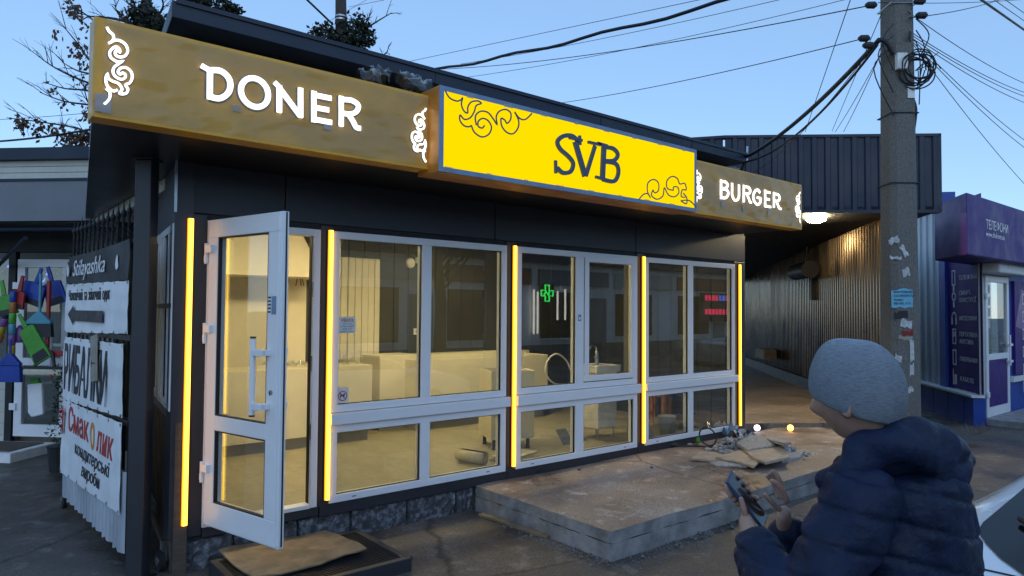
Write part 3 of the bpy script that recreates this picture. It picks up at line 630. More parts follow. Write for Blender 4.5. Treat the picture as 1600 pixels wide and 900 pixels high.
# ================================================================== INSIDE THE KIOSK
IZ = .2042
def zat(px, py, Y): return float(onY(px, py, Y)[2])
def counter(name, x0, x1, y0, y1, h, label, cat='counter', plinth=.13, open_top=False, parts=2, group=None):
    t = thing(name, ((x0+x1)/2, (y0+y1)/2, IZ), label, cat, group)
    m = MB(); m.box(x0+.03, x1-.03, -y1+.03, -y0-.05, IZ, IZ+plinth); m.build('plinth', 'grey_plastic', t)
    th = .018; m = MB()
    if open_top:
        m.box(x0, x1, -y0-th, -y0, IZ+plinth, IZ+h); m.box(x0, x1, -y1, -y1+th, IZ+plinth, IZ+h); m.box(x0, x0+th, -y1+th, -y0-th, IZ+plinth, IZ+h); m.box(x1-th, x1, -y1+th, -y0-th, IZ+plinth, IZ+h)
        m.build('carcass', 'cream', t, bevel=.003)
        MB().box(x0+th, x1-th, -y1+th, -y0-th, IZ+h*.72, IZ+h*.74).build('shelf', 'cream_dark', t)
    else:
        m.box(x0, x1, -y1, -y0-th-.001, IZ+plinth, IZ+h); m.build('carcass', 'cream', t, bevel=.003)
        wd = (x1-x0)/parts
        for i in range(parts): MB().box(x0+wd*i+.0025, x0+wd*(i+1)-.0025, -y0-th, -y0, IZ+plinth, IZ+h).build('front_panel', 'cream', t, bevel=.002)
    return t
ha = zat(584, 570, 2.3)-IZ
counter('counter', .95, 2.72, 2.3, 2.9, ha, 'cream counter with crumpled clear plastic on top seen through the doorway', parts=3)
hc = zat(700, 561, 2.45)-IZ
counter('counter', 3.45, 5.77, 2.45, 3.0, hc, 'long low cream counter in the middle of the room', parts=3, open_top=True)
xb = float(onY(574, 553, 3.1)[0]); hb = zat(620, 553, 3.05)-IZ
counter('counter', xb, xb+.62, 2.75, 3.3, hb, 'short tall cream cabinet against the dark rear wall', parts=1)
counter('counter', xb+.63, 5.9, 3.03, 3.32, hb-.02, 'long cream back counter running along the dark rear wall', parts=5)
# free-standing cabinet turned towards the windows
a, b, c_ = onZ(716, 684, IZ+.1), onZ(767, 691, IZ+.1), onZ(835, 687, IZ+.1)
DF = Fr(b, c_-b); wd = float(np.linalg.norm((c_-b)[:2])); dp = .5; hd = 1.8045-IZ-(1.8045-(IZ+.1))*(582-487)/(691-487)
t = thing('cabinet', (b[0], b[1], IZ), 'cream cabinet on short legs standing turned in the middle of the floor', 'cabinet')
m = MB(); th = .018
m.box(0, wd, -th, 0, IZ+.12, IZ+hd, DF); m.box(0, th, -dp, -th, IZ+.12, IZ+hd, DF); m.box(wd-th, wd, -dp, -th, IZ+.12, IZ+hd, DF); m.box(th, wd-th, -dp, -dp+th, IZ+.12, IZ+hd, DF); m.box(th, wd-th, -dp+th, -th, IZ+.12, IZ+.14, DF)
m.build('carcass', 'cream', t, bevel=.003); MB().box(th, wd-th, -dp+th, -th, IZ+hd*.85, IZ+hd*.86, DF).build('shelf', 'wood_ply', t)
for s_, n_ in ((.06, -.06), (wd-.06, -.06), (.06, -dp+.06), (wd-.06, -dp+.06)): MB().lathe(DF.p(s_, n_, IZ), (0, 0, 1), [(.03, 0), (.022, .02), (.02, .122)], 12).build('leg', 'rubber', t)
# crumpled plastic on the first counter
m = MB(); g = random.Random(21); V = []
for j in range(13):
    for i in range(40): V.append((1.5+1.1*i/39, 2.36+.36*j/12, IZ+ha+.01+abs(g.gauss(0, .035))*(1 if 0 < j < 12 else .2)))
m.add(V, [(j*40+i, j*40+i+1, (j+1)*40+i+1, (j+1)*40+i) for j in range(12) for i in range(39)])
tag(m.build('plastic_sheet', 'poly', fix=False), 'crumpled clear plastic sheet lying on the counter behind the doorway', 'plastic sheet')
# sink unit
sx0, sx1, sy0, sy1 = 4.87, 5.25, .55, .95
sz = zat(955, 571, .55)
t = thing('sink_unit', (5.06, .75, IZ), 'white sink on a slim cabinet with thin legs behind the second window', 'sink')
m = MB(); m.box(sx0+.02, sx1-.02, -sy1+.02, -sy0-.02, IZ+.14, sz-.085); m.build('cabinet', 'white_paint', t, bevel=.004)
for x in (sx0+.05, sx1-.05):
    for y in (sy0+.05, sy1-.05): MB().tube([(x, y, IZ), (x, y, IZ+.142)], .012, 8).build('leg', 'steel', t)
m = MB(); m.box(sx0-.03, sx1+.03, -sy1, -sy0, sz-.085, sz-.02); m.box(sx0-.035, sx1+.035, -sy0-.06, -sy0+.006, sz-.02, sz); m.box(sx0-.035, sx1+.035, -sy1, -sy1+.1, sz-.02, sz); m.box(sx0-.035, sx0+.03, -sy1+.1, -sy0-.06, sz-.02, sz); m.box(sx1-.03, sx1+.035, -sy1+.1, -sy0-.06, sz-.02, sz); m.build('basin', 'white_paint', t, bevel=.006)
fx, fy = 5.17, .86; m = MB(); m.lathe((fx, fy, sz), (0, 0, 1), [(.03, 0), (.026, .02), (.024, .14), (.018, .16)], 14)
m.tube(crom([(fx, fy, sz+.13), (fx-.02, fy, sz+.21), (fx-.1, fy-.02, sz+.235), (fx-.18, fy-.04, sz+.2)], 5), .012, 10); m.tube([(fx, fy, sz+.08), (fx-.07, fy-.02, sz+.085)], .012, 8); m.build('tap', 'steel', t, smooth=True)
# hose
P = [onY(x_, y_, 2.0) for x_, y_ in ((898, 592), (892, 578), (884, 562), (870, 553), (858, 560), (852, 575), (856, 590), (868, 600), (884, 603))]
m = MB(); m.tube(crom([tuple(p) for p in P]+[(P[-1][0]+.1, 2.05, IZ+.3), (P[-1][0]+.25, 2.0, IZ+.02)], 5), .014, 8)
tag(m.build('hose', 'white_plastic', smooth=True), 'white hose looping up beside the long counter', 'hose')
m = MB(); P = [onY(923, 632, 1.6), onY(934, 660, 1.6)]; m.tube([(P[0][0], 1.6, P[0][2]), (P[1][0], 1.6, IZ+.01)], .012, 8)
tag(m.build('pipe', 'white_plastic'), 'thin white waste pipe sloping to the floor left of the sink', 'pipe')
q0 = onY(484, 366, 2.54); MB().poly([(float(q0[0])-.12, 2.75), (float(q0[0])+.02, 2.75), (float(q0[0])+.02, 2.5)], -2.56, -2.53).build('bracket', 'rubber', K)
q0 = onY(460, 438, 3.19); t = thing('wire_ends', (q0[0], 3.19, q0[2]), 'short loose wires sticking out of the cream wall panel', 'wires')
for k2 in range(4): MB().tube(crom([(q0[0]+.02*k2, 3.2, q0[2]+.05), (q0[0]+.02*k2, 3.1, q0[2]+.03), (q0[0]-.03+.035*k2, 3.07, q0[2]-.07)], 4), .007, 6).build('wire', ['plastic_red', 'white_plastic', 'plastic_dark', 'plastic_red'][k2], t)
# leaning tiles, rolled lino, tiles on the floor
for (xa, xb_, yy, lb) in ((881, 897, .62, 'dark grey tile sheet leaning behind the window mullion'), (902, 918, .66, 'second dark grey tile sheet leaning closer to the sink')):
    p0 = onY(xa, 700, yy); p1 = onY(xb_, 700, yy); zt_ = zat(xb_, 668, yy+.12); m = MB(); x0, x1 = float(p0[0]), float(p1[0])
    m.add([(x0, yy, IZ), (x1, yy, IZ), (x1, yy+.012, IZ), (x0, yy+.012, IZ), (x0, yy+.14, zt_), (x1, yy+.14, zt_), (x1, yy+.152, zt_), (x0, yy+.152, zt_)], [(0, 1, 2, 3), (4, 5, 6, 7), (0, 1, 5, 4), (1, 2, 6, 5), (2, 3, 7, 6), (3, 0, 4, 7)])
    tag(m.build('tile_sheet', 'tile_slate', bevel=.003), lb, 'tile')
p0, p1 = onZ(716, 712, IZ+.06), onZ(757, 719, IZ+.06); m = MB(); d = Vector(p1-p0).normalized(); V = []; F = []; N_ = 46
a_ = Vector((0, 0, 1)); b_ = d.cross(a_)
for k2 in range(N_):
    an = k2*.42; r = .022+.0021*k2*.55
    q = Vector((p0[0], p0[1], IZ+.076))+(a_*math.cos(an)+b_*math.sin(an))*r
    V += [q, q+d*float(np.linalg.norm(p1-p0))]
m.add(V, [(2*i, 2*i+2, 2*i+3, 2*i+1) for i in range(N_-1)]); o = m.build('lino_roll', 'lino', smooth=True, fix=False); tag(o, 'roll of beige linoleum lying on the floor inside the first window', 'linoleum roll')
so_ = o.modifiers.new('thickness', 'SOLIDIFY'); so_.thickness = .003
for i, (cx, cy, rz, lb) in enumerate(((3.55, .55, .3, 'cream floor tile lying flat inside the second window'), (3.42, .40, .1, 'grey tile offcut on the floor at the second window'))):
    f = Fr((cx, cy), (math.cos(rz), math.sin(rz))); tag(MB().box(-.25, .25, -.14, .14, IZ+.001+.01*(1-i), IZ+.012+.01*(1-i), f).build('floor_tile', 'cream' if i == 0 else 'tile_slate', bevel=.002), lb, 'tile')
# stools and buckets behind the third window
def stool(p, lb, h=.46):
    t = thing('stool', (p[0], p[1], IZ), lb, 'stool', 'orange wooden stools'); f = Fr(p, (.9, .3))
    MB().box(-.16, .16, -.16, .16, IZ+h-.03, IZ+h, f).build('seat', 'wood_orange', t, bevel=.006)
    for a in (-.13, .13):
        for b in (-.13, .13): MB().box(a-.02, a+.02, b-.02, b+.02, IZ, IZ+h-.03, f).build('leg', 'wood_orange', t)
    for b in (-.13, .13): MB().box(-.11, .11, b-.012, b+.012, IZ+.16, IZ+.2, f).build('stretcher', 'wood_orange', t)
p = onZ(1020, 668, IZ); stool((p[0]+.1, p[1]), 'orange wooden stool nearest the fourth light strip')
p = onZ(1042, 660, IZ); stool((p[0]+.15, p[1]+.25), 'orange wooden stool standing behind the grey bucket')
p = onZ(1042, 682, IZ); m = MB(); m.lathe((p[0], p[1], IZ), (0, 0, 1), [(.09, 0), (.115, .26), (.121, .265), (.112, .265), (.088, .012)], 22)
t = thing('bucket', (p[0], p[1], IZ), 'grey plastic bucket on the floor behind the third window', 'bucket'); m.build('bucket_body', 'bucket', t, smooth=True)
MB().tube([(p[0]+.12*math.cos(a), p[1]+.05, IZ+.25-.12*math.sin(a)) for a in [math.pi*i/10 for i in range(11)]], .003, 6).build('bail', 'steel', t)
p = onZ(1012, 686, IZ); m = MB(); m.rock((p[0]+.03, p[1]+.05, IZ+.07), .07, .08, .075, 3, 2); tag(m.build('bag', 'grey_plastic', smooth=True), 'small grey rubbish bag beside the fourth light strip', 'bag')
# wall fittings
p = onY(640, 411, BY); t = thing('wall_fitting', (p[0], BY, p[2]), 'round white fitting high on the dark rear wall', 'lamp')  # plain round disc on the wall, its use not known
MB().lathe((p[0], BY, p[2]), (0, -1, 0), [(.075, 0), (.075, .03), (.06, .055), (.02, .065)], 24).build('dome', 'white_plastic', t, smooth=True)
p = onY(653, 407, BY); tag(MB().box(p[0]-.05, p[0]+.05, -BY, -BY+.05, p[2]-.045, p[2]+.045).build('junction_box', 'white_plastic', bevel=.006), 'square white junction box beside the round fitting', 'junction box')
p = onY(650, 518, BY); t = thing('wall_socket', (p[0], BY, p[2]), 'white double socket on the dark rear wall', 'socket')
MB().box(p[0]-.055, p[0]+.055, -BY, -BY+.035, p[2]-.045, p[2]+.045).build('plate', 'white_plastic', t, bevel=.006); MB().box(p[0]-.03, p[0]+.03, -BY+.0351, -BY+.037, p[2]-.02, p[2]+.02).build('insert', 'grey_plastic', t)
# ceiling lamps
for x, y, lb in ((1.0, 1.3, 'long ceiling lamp over the doorway'), (3.1, 1.5, 'long ceiling lamp over the middle of the room'), (4.6, 1.9, 'long ceiling lamp over the long counter')):
    t = thing('ceiling_light', (x, y, 2.72), lb + ', warm white', 'ceiling light', 'ceiling lamps in the kiosk')
    MB().box(x-.6, x+.6, -y-.07, -y+.07, 2.728, 2.757).build('housing', 'white_paint', t); MB().box(x-.59, x+.59, -y-.06, -y+.06, 2.712, 2.7275).build('diffuser', 'ceiling_lamp', t)
# ================================================================== ON THE GROUND OUTSIDE
# door grating with a board on it
GF = Fr((.1, -.14), (1, 0))
q0 = onZ(619, 881, .0); x1g, y0g = 1.3, -.98
t = thing('door_grating', (.7, -.55, GZ), 'dark steel box step with a barred grating in front of the door', 'grating')
m = MB(); z0, z1 = GZ-.01, .005; x0g, y1g = .14, -.13
m.box(x0g, x1g, -y0g-.05, -y0g, z0, z1); m.box(x0g, x1g, -y1g, -y1g+.05, z0, z1); m.box(x0g, x0g+.05, -y1g+.05, -y0g-.05, z0, z1); m.box(x1g-.05, x1g, -y1g+.05, -y0g-.05, z0, z1); m.build('frame', 'anthracite', t, bevel=.004)
MB().box(x0g+.05, x1g-.05, -y1g+.05, -y0g-.05, z0, z0+.03).build('pan', 'rubber', t)
for i in range(26):
    y = y1g-.06-i*(abs(y0g-y1g)-.1)/26
    MB().box(x0g+.05, x1g-.05, -y, -y+.012, z1-.035, z1-.004).build('bar', 'black_iron', t)
px = [(341, 858), (352, 868), (366, 880), (381, 891), (398, 899), (418, 896), (440, 895), (462, 890), (480, 886), (502, 881), (520, 875), (540, 868), (560, 865), (574, 862), (560, 851), (545, 844), (527, 835), (507, 828), (490, 831), (470, 835), (448, 837), (425, 842), (400, 846), (378, 850), (358, 853)]
gb = random.Random(77); P2 = [(float(q_[0])+gb.uniform(-.006, .006), float(q_[1])+gb.uniform(-.006, .006)) for q_ in (onZ(a, b, .03) for a, b in px)]; q = len(P2); cxy = np.mean(P2, axis=0); m = MB()
def bz(a, b): return .012+.022*max(0, (a-cxy[0])*.9-(b-cxy[1])*.3)**2/.15+.006*math.sin(5*a+3*b)+.02*max(0, -(b-cxy[1])-.22)
rings = []
for k3 in range(6):
    u = 1-k3/6; rings.append([(cxy[0]+(a-cxy[0])*u, cxy[1]+(b-cxy[1])*u) for a, b in P2])
V = [(a, b, bz(a, b)+.011) for r_ in rings for a, b in r_]+[(a, b, bz(a, b)) for r_ in rings for a, b in r_]+[(*cxy, bz(*cxy)+.011), (*cxy, bz(*cxy))]; o2 = 6*q; F = []
for k3 in range(5): F += [(k3*q+i_, k3*q+(i_+1) % q, (k3+1)*q+(i_+1) % q, (k3+1)*q+i_) for i_ in range(q)]+[(o2+k3*q+(i_+1) % q, o2+k3*q+i_, o2+(k3+1)*q+i_, o2+(k3+1)*q+(i_+1) % q) for i_ in range(q)]
F += [(5*q+i_, 5*q+(i_+1) % q, 2*o2) for i_ in range(q)]+[(o2+5*q+(i_+1) % q, o2+5*q+i_, 2*o2+1) for i_ in range(q)]+[(i_, o2+i_, o2+(i_+1) % q, (i_+1) % q) for i_ in range(q)]
m.add(V, F)
tag(m.build('plywood_board', 'wood_ply'), 'warped muddy plywood board lying on the door grating', 'board')
# strip of wood at the platform
a, b = onZ(752, 806, GZ), onZ(858, 842, GZ); f = Fr(a, b-a); tag(MB().box(0, float(np.linalg.norm((b-a)[:2])), -.03, .035, GZ+.004, GZ+.028, f).build('wood_strip', 'wood_ply', bevel=.003), 'narrow wooden strip lying at the foot of the platform', 'board')
# debris pile: slabs, rubble, cable, cup
def slab(pix, z, th, mt, lb, tilt=0., seed=0):
    g = random.Random(seed); P = [onZ(x_, y_, z) for x_, y_ in pix]; c = np.mean(P, axis=0); V = []
    for dz in (0, -th):
        for p in P: V.append((p[0]+g.uniform(-.01, .01), p[1], z+dz+tilt*(p[0]-c[0])-.6*abs(tilt)*(p[1]-c[1])))
    q = len(P); m = MB(); m.add(V, [tuple(range(q)), tuple(range(2*q-1, q-1, -1))]+[(i, i+q, (i+1) % q+q, (i+1) % q) for i in range(q)])
    tag(m.build('broken_slab', mt, bevel=.004, seg=1), lb, 'slab', 'broken slabs in the debris pile')
slab(((1079,716),(1092,706),(1118,707),(1137,712),(1125,719)), .165, .025, 'stone_tan', 'small tan slab lying flat at the left of the debris', .0, 1)
slab(((1108,722),(1150,716),(1168,729),(1120,726)), .16, .025, 'rubble_grey', 'grey gravel-faced slab at the front of the debris', .02, 2)
slab(((1118,712),(1165,702),(1188,720),(1178,728),(1150,718)), .20, .025, 'stone_tan', 'tan slab leaning on the front of the debris', .05, 3)
slab(((1160,698),(1198,690),(1222,698),(1234,714),(1196,720),(1176,712)), .245, .03, 'stone_tan', 'large tan slab on top of the debris pile', .04, 4)
slab(((1188,676),(1206,672),(1236,694),(1226,702),(1212,694)), .30, .03, 'rubble_grey', 'long grey slab tilted at the back of the debris', -.1, 5)
slab(((1150,690),(1172,680),(1206,686),(1212,696),(1168,700)), .27, .04, 'rubble_grey', 'pale plaster slab under the long grey slab', .05, 6)
slab(((1214,706),(1234,700),(1256,704),(1250,714),(1222,718)), .16, .04, 'rubble_grey', 'grey rubble lump slab at the right edge of the debris', 0, 7)
m = MB(); g = random.Random(8); c0, c1 = onZ(1150, 700, .14), onZ(1225, 708, .14)
for i in range(700):
    u = g.random(); p = c0*(1-u)+c1*u; dx, dy = g.gauss(0, .17), g.gauss(0, .17); r = g.choice([.008, .012, .02, .03, .045]); hh = max(0, .13*(1-(dx*dx+dy*dy)/.1))
    m.rock((p[0]+dx, p[1]+dy+.08, .135+hh*g.random()), r*g.uniform(.7, 1.4), r, r*.7, i, 1)
tag(m.build('rubble', 'rubble_grey'), 'heap of grey rubble and plaster crumbs at the end of the platform', 'rubble', kind='stuff')
g = random.Random(31)
for i in range(6):
    p = onZ(1118+11*i+g.uniform(-4, 4), g.uniform(668, 690), .2); m = MB(); V = []; cm = ['poly', 'paper', 'film_blue', 'plastic_dark', 'paper', 'poly'][i % 6]
    for j in range(5):
        for k2 in range(5): V.append((p[0]+.05*(k2-2)+g.uniform(-.03, .03), p[1]+.045*(j-2)+g.uniform(-.03, .03), .16+g.uniform(0, .16)))
    m.add(V, [(j*5+k2, j*5+k2+1, (j+1)*5+k2+1, (j+1)*5+k2) for j in range(4) for k2 in range(4)])
    tag(m.build('crumpled_scrap', cm, fix=False), ('scrap of clear film', 'scrap of paper', 'scrap of blue film', 'scrap of black film', 'scrap of torn paper', 'shred of clear plastic')[i % 6] + ' crumpled on the debris pile by the last window', 'scrap', 'scraps on the debris pile')
c = onZ(1106, 697, .14); hr_ = np.array([RT[0], RT[1], 0]); m = MB(); m.tube(crom([tuple(c+hr_*.1*math.cos(a)+np.array([0, .03*math.sin(a), .012+.105*(1+math.sin(a))])) for a in [2*math.pi*i/14-1.5 for i in range(15)]]+[tuple(c+hr_*.2+np.array([0, 0, .02])), tuple(c+hr_*.34+np.array([.05, .05, .03]))], 4), .0095, 8)
tag(m.build('cable_loop', 'cable', smooth=True), 'black cable standing in a loop by the last window', 'cable')
a, b = onZ(1050, 698, .135), onZ(1118, 700, .135); m = MB(); m.tube(crom([tuple(a+np.array([0, 0, .01])), tuple((a*.6+b*.4)+np.array([0, .03, .012])), tuple(b+np.array([0, 0, .01]))], 6), .012, 8); m.lathe(tuple(a+np.array([0, 0, .02])), tuple(b-a), [(.025, -.05), (.028, 0), (.015, .06)], 10)
tag(m.build('black_cord', 'cable', smooth=True), 'short black cord with a plug lying left of the debris', 'cable')
p = onZ(1090, 694, .14); tag(MB().lathe((p[0], p[1], .17), (.9, .4, .12), [(.024, 0), (.034, .08), (.037, .083), (.032, .081), (.02, .01)], 16).build('green_cup', 'plastic_green', smooth=True), 'bright green plastic cup lying beside the cable loop', 'cup')
for i, (x_, y_, mt, lb) in enumerate(((1018, 731, 'plastic_blue', 'tiny blue plastic scrap on the platform'), (905, 735, 'plastic_dark', 'small black lump on the platform below the second window'), (842, 738, 'plastic_dark', 'flat black scrap at the foot of the second window'), (642, 873, 'plastic_dark', 'black pebble on the asphalt in front of the grating'))):
    p = onZ(x_, y_, .14 if i < 3 else GZ); tag(MB().rock((p[0], p[1], p[2]+.008), .025, .016, .012, i, 1).build('litter', mt), lb, 'litter')
# two small lit lamps on the step
for x_, y_, mt, lb, col in ((1183, 668, 'spot_white', 'small lamp glowing violet white on the step at the corner', (.85, .7, 1)), (1235, 668, 'spot_orange', 'small lamp glowing orange on the step', (1, .42, .08))):
    p = onZ(x_, y_+5, .135); d = Vector(CAM-p).normalized(); c = Vector((p[0], p[1], .175)); t = thing('spot_lamp', (p[0], p[1], .135), lb, 'lamp', 'small lamps lying on the step')
    MB().lathe(c-d*.07, d, [(.02, 0), (.045, .02), (.05, .06), (.047, .066)], 18).build('housing', 'plastic_dark', t, smooth=True)
    MB().lathe(c-d*.006, d, [(.043, 0), (.04, .012), (.02, .02)], 18).build('lens', mt, t, smooth=True)
# ================================================================== GATE AND POST
t = thing('canopy_post', (-.27, .09, GZ), 'dark square steel post carrying the canopy beside the gate', 'post')
PF = Fr((-.27, .093), RT[:2]); MB().box(-.057, .057, -.057, .057, GZ-.02, SO-.012, PF).build('shaft', 'anthracite', t, bevel=.006)
MB().box(-.075, .075, -.075, .075, SO-.012, SO, PF).build('head_plate', 'anthracite', t); MB().box(-.09, .09, -.09, .09, GZ-.01, GZ+.012, PF).build('base_plate', 'black_iron', t)
GO = np.array([-.311, .21]); GD = np.array([-.0592, .9982]); GFr = Fr(GO+GD*2.25, -GD)     # s 0 = far end, 2.25 = hinge
def gt(t_): return 2.25-t_
t = thing('wheeled_gate', (-.37, 1.3, GZ), 'black iron gate on castors with twisted spikes and a corrugated sheet foot', 'gate')
m = MB()
for z in (.1, .96, 1.58, 2.26): m.box(.02, 2.2, -.04, .0, z-.02, z+.02, GFr)
m.box(.0, .04, -.04, .0, .06, 2.3, GFr); m.box(2.17, 2.21, -.04, .0, .06, 2.3, GFr); m.build('frame', 'black_iron', t)
for i in range(14):
    s_ = .09+i*.158; P = []; r_ = []
    m = MB(); V = []; F = []
    for k2 in range(22):                                    # twisted square bar
        z = .1+(2.50-.1)*k2/21 if k2 < 2 else (2.2+(.33)*(k2-2)/19); an = (z-2.2)*34 if z > 2.2 else 0
        for c in range(4): V.append(GFr.p(s_+.011*math.cos(an+c*math.pi/2), -.02+.011*math.sin(an+c*math.pi/2), z))
    V += [GFr.p(s_, -.02, 2.62+.012*(i % 3))]
    for k2 in range(21): F += [(k2*4+c, k2*4+(c+1) % 4, (k2+1)*4+(c+1) % 4, (k2+1)*4+c) for c in range(4)]
    F += [(84+c, 84+(c+1) % 4, 88) for c in range(4)]; m.add(V, F); m.lathe(GFr.p(s_, -.02, 2.52), (0, 0, 1), [(.012, -.03), (.022, 0), (.012, .03)], 8); m.build('spike', 'black_iron', t)
m = MB(); V = []; nn = 120
for i in range(nn+1):
    s_ = .02+2.16*i/nn; o_ = .008*(1 if (i//3) % 2 else -1)
    V += [GFr.p(s_, .012+o_, .03+.012*math.sin(i*.7)), GFr.p(s_, .012+o_, .62)]
m.add(V, [(2*i, 2*i+2, 2*i+3, 2*i+1) for i in range(nn)]); m.build('corrugated_sheet', 'zinc', t, fix=False)
for s_ in (.0, 2.3):
    w_ = MB(); c = Vector(GFr.p(s_, -.01 if s_ < 1 else -.2, GZ+.075)); ax = Vector(GFr.n); w_.lathe(c-ax*.02, ax, [(.05, 0), (.075, .004), (.075, .036), (.05, .04)], 20); o = w_.build('castor', 'tyre', t); MB().lathe(c-ax*.025, ax, [(.035, 0), (.035, .05)], 14).build('hub', 'steel', o)
    MB().box(s_-.015, s_+.03, -.06 if s_ < 1 else -.24, -.03 if s_ < 1 else -.2, GZ+.07, .12, GFr).build('castor_fork', 'steel', o)
for z in (.45, 2.0): MB().tube([GFr.p(2.235, -.01, z-.06), GFr.p(2.235, -.01, z+.06)], .016, 10).build('hinge', 'black_iron', t)
WV = {}
def banner(name, label, s0, s1, zs, mt, seed, n=.026, amp=.0055):       # zs: (z low far, z high far, z low near, z high near)
    g = random.Random(seed); p_ = [g.uniform(0, 6) for _ in range(4)]; m = MB(); nx, nz = 44, 26
    for j in range(nz+1):
        for i in range(nx+1):
            u, v = i/nx, j/nz; lo = zs[0]*(1-u)+zs[2]*u; hi = zs[1]*(1-u)+zs[3]*u
            sag = .006*abs(math.sin(u*math.pi*7))*(1 if v in (0, 1) else 0)
            m.v.append(GFr.p(s0+(s1-s0)*u, n+amp*(math.sin(5*u+4*v+p_[0])*.5+math.sin(11*u-7*v+p_[1])*.3+math.sin(19*v+8*u+p_[2])*.2), lo+(hi-lo)*v+(sag if v == 0 else -sag if v == 1 else 0)))
    m.f = [(j*(nx+1)+i, j*(nx+1)+i+1, (j+1)*(nx+1)+i+1, (j+1)*(nx+1)+i) for j in range(nz) for i in range(nx)]
    def wv(s, z):
        u = (s-s0)/(s1-s0); lo = zs[0]*(1-u)+zs[2]*u; hi = zs[1]*(1-u)+zs[3]*u; v = (z-lo)/(hi-lo); return n+amp*(math.sin(5*u+4*v+p_[0])*.5+math.sin(11*u-7*v+p_[1])*.3+math.sin(19*v+8*u+p_[2])*.2)+.003
    WV[name] = wv
    t = thing(name, GFr.p((s0+s1)/2, n, zs[0]), label, 'banner'); m.build('sheet', mt, t, smooth=True, fix=False)
    for i in range(7):
        u = i/6
        for v in (.03, .97):
            lo = zs[0]*(1-u)+zs[2]*u; hi = zs[1]*(1-u)+zs[3]*u; MB().lathe(GFr.p(s0+.03+(s1-s0-.06)*u, n+amp-.004, lo+(hi-lo)*v), GFr.n, [(.012, 0), (.012, .004), (.006, .005)], 10).build('eyelet', 'steel', t)
    return t
NB = .038
b1 = banner('clothing_banner', 'upper gate banner with a black arrow and a dark header reading Stilayashka', .03, 2.2, (1.56, 2.02, 1.61, 2.0), 'banner_white', 1)
m = MB(); nx = 30
for j in range(9):
    for i in range(nx+1):
        u = i/nx; v = j/8; lo = 2.021*(1-u)+2.002*u; hi = 2.23*(1-u)+2.3*u; m.v.append(GFr.p(.03+2.17*u, .026+.008*(math.sin(5*u+4)*.5+.6*math.sin(14*u+5*v)), lo+(hi-lo)*v))
m.f = [(j*(nx+1)+i, j*(nx+1)+i+1, (j+1)*(nx+1)+i+1, (j+1)*(nx+1)+i) for j in range(8) for i in range(nx)]
m.build('dark_header', 'banner_dark', b1, smooth=True, fix=False)
text('lettering', 'Stilayashka', GFr, .36, 2.085, .2, 'banner_white', b1, n=NB, wx=1.36, shear=.4)
for s_, fl in ((.16, 1), (1.92, -1)):
    MB().poly(crom([(s_, 2.2), (s_+.05*fl, 2.14), (s_+.03*fl, 2.09), (s_-.03*fl, 2.1), (s_-.02*fl, 2.15)], 4, closed=True), NB, NB+.002, GFr).build('flower_print', 'banner_white', b1)
sw_ = .17
for wd_ in 'Чоловічий та жіночий одяг'.split():
    o = text('lettering', wd_, GFr, sw_, 1.865, .128, 'ink', b1, n=0, nf=WV['clothing_banner'], wx=.9, bold=.0006); sw_ = max(float((np.array(v.co)-GFr.o) @ GFr.u) for v in o.data.vertices)+.055
MB().poly([(.22, 1.735), (.45, 1.82), (.45, 1.775), (1.52, 1.775), (1.52, 1.68), (.45, 1.68), (.45, 1.64)], NB, NB+.002, GFr).build('arrow', 'ink', b1)
b2 = banner('fishing_banner', 'white gate banner reading РИБАЛКИ in heavy distorted black letters', .03, 2.12, (.93, 1.525, 1.0, 1.54), 'banner_white', 2, n=.03)
text('lettering', 'РИБАЛКИ', GFr, .06, 1.045, .56, 'ink', b2, n=0, nf=lambda s, z: WV['fishing_banner'](s, z), wx=.62, bold=.012, space=.95)
b3 = banner('sweets_banner', 'lowest gate banner reading Смаколик in red above black script', .05, 2.14, (.25, .94, .31, .97), 'banner_white', 3, n=.034)
text('lettering', 'Смак', GFr, .32, .69, .29, 'ink_red', b3, n=0, nf=WV['sweets_banner'], wx=1.08, bold=.004, shear=.1); text('lettering', 'о', GFr, 1.2, .655, .38, 'ink_orange', b3, n=0, nf=WV['sweets_banner'], wx=.75, bold=.004); text('lettering', 'лик', GFr, 1.43, .665, .29, 'ink_red', b3, n=0, nf=WV['sweets_banner'], wx=1.0, bold=.004, shear=.1)
text('lettering', 'кондитерські', GFr, .62, .52, .15, 'ink', b3, n=0, nf=WV['sweets_banner'], wx=1.25, shear=.2, bold=.001); text('lettering', 'вироби', GFr, .9, .375, .15, 'ink', b3, n=0, nf=WV['sweets_banner'], wx=1.2, shear=.2, bold=.001)
MB().poly([(.14, .62), (.2, .64), (.2, .8), (.24, .82), (.2, .84), (.17, .9), (.13, .82)], NB+.008, NB+.01, GFr).build('red_print', 'ink_red', b3)
s_, z_ = GFr.hit(145, 557, .06); MB_ = MB(); f = GFr; V = []
c_, sn = math.cos(.12), math.sin(.12); pts = [(-.11, -.2), (.11, -.2), (.11, .17), (-.11, .17)]
o = MB_.poly([(s_+a*c_-b*sn, z_+a*sn+b*c_) for a, b in pts], .05, .055, GFr).build('cardboard_tag', 'cardboard'); tag(o, 'brown cardboard tag with a small arrow hanging over the black letters', 'tag')
MB().ribbon([(s_-.07, z_-.06), (s_+.05, z_-.05)], .012, .055, .0565, GFr).build('arrow_print', 'ink', o)
MB().poly([(s_-.1, z_-.06), (s_-.06, z_-.03), (s_-.06, z_-.09)], .055, .0565, GFr).build('arrow_head', 'ink', o)
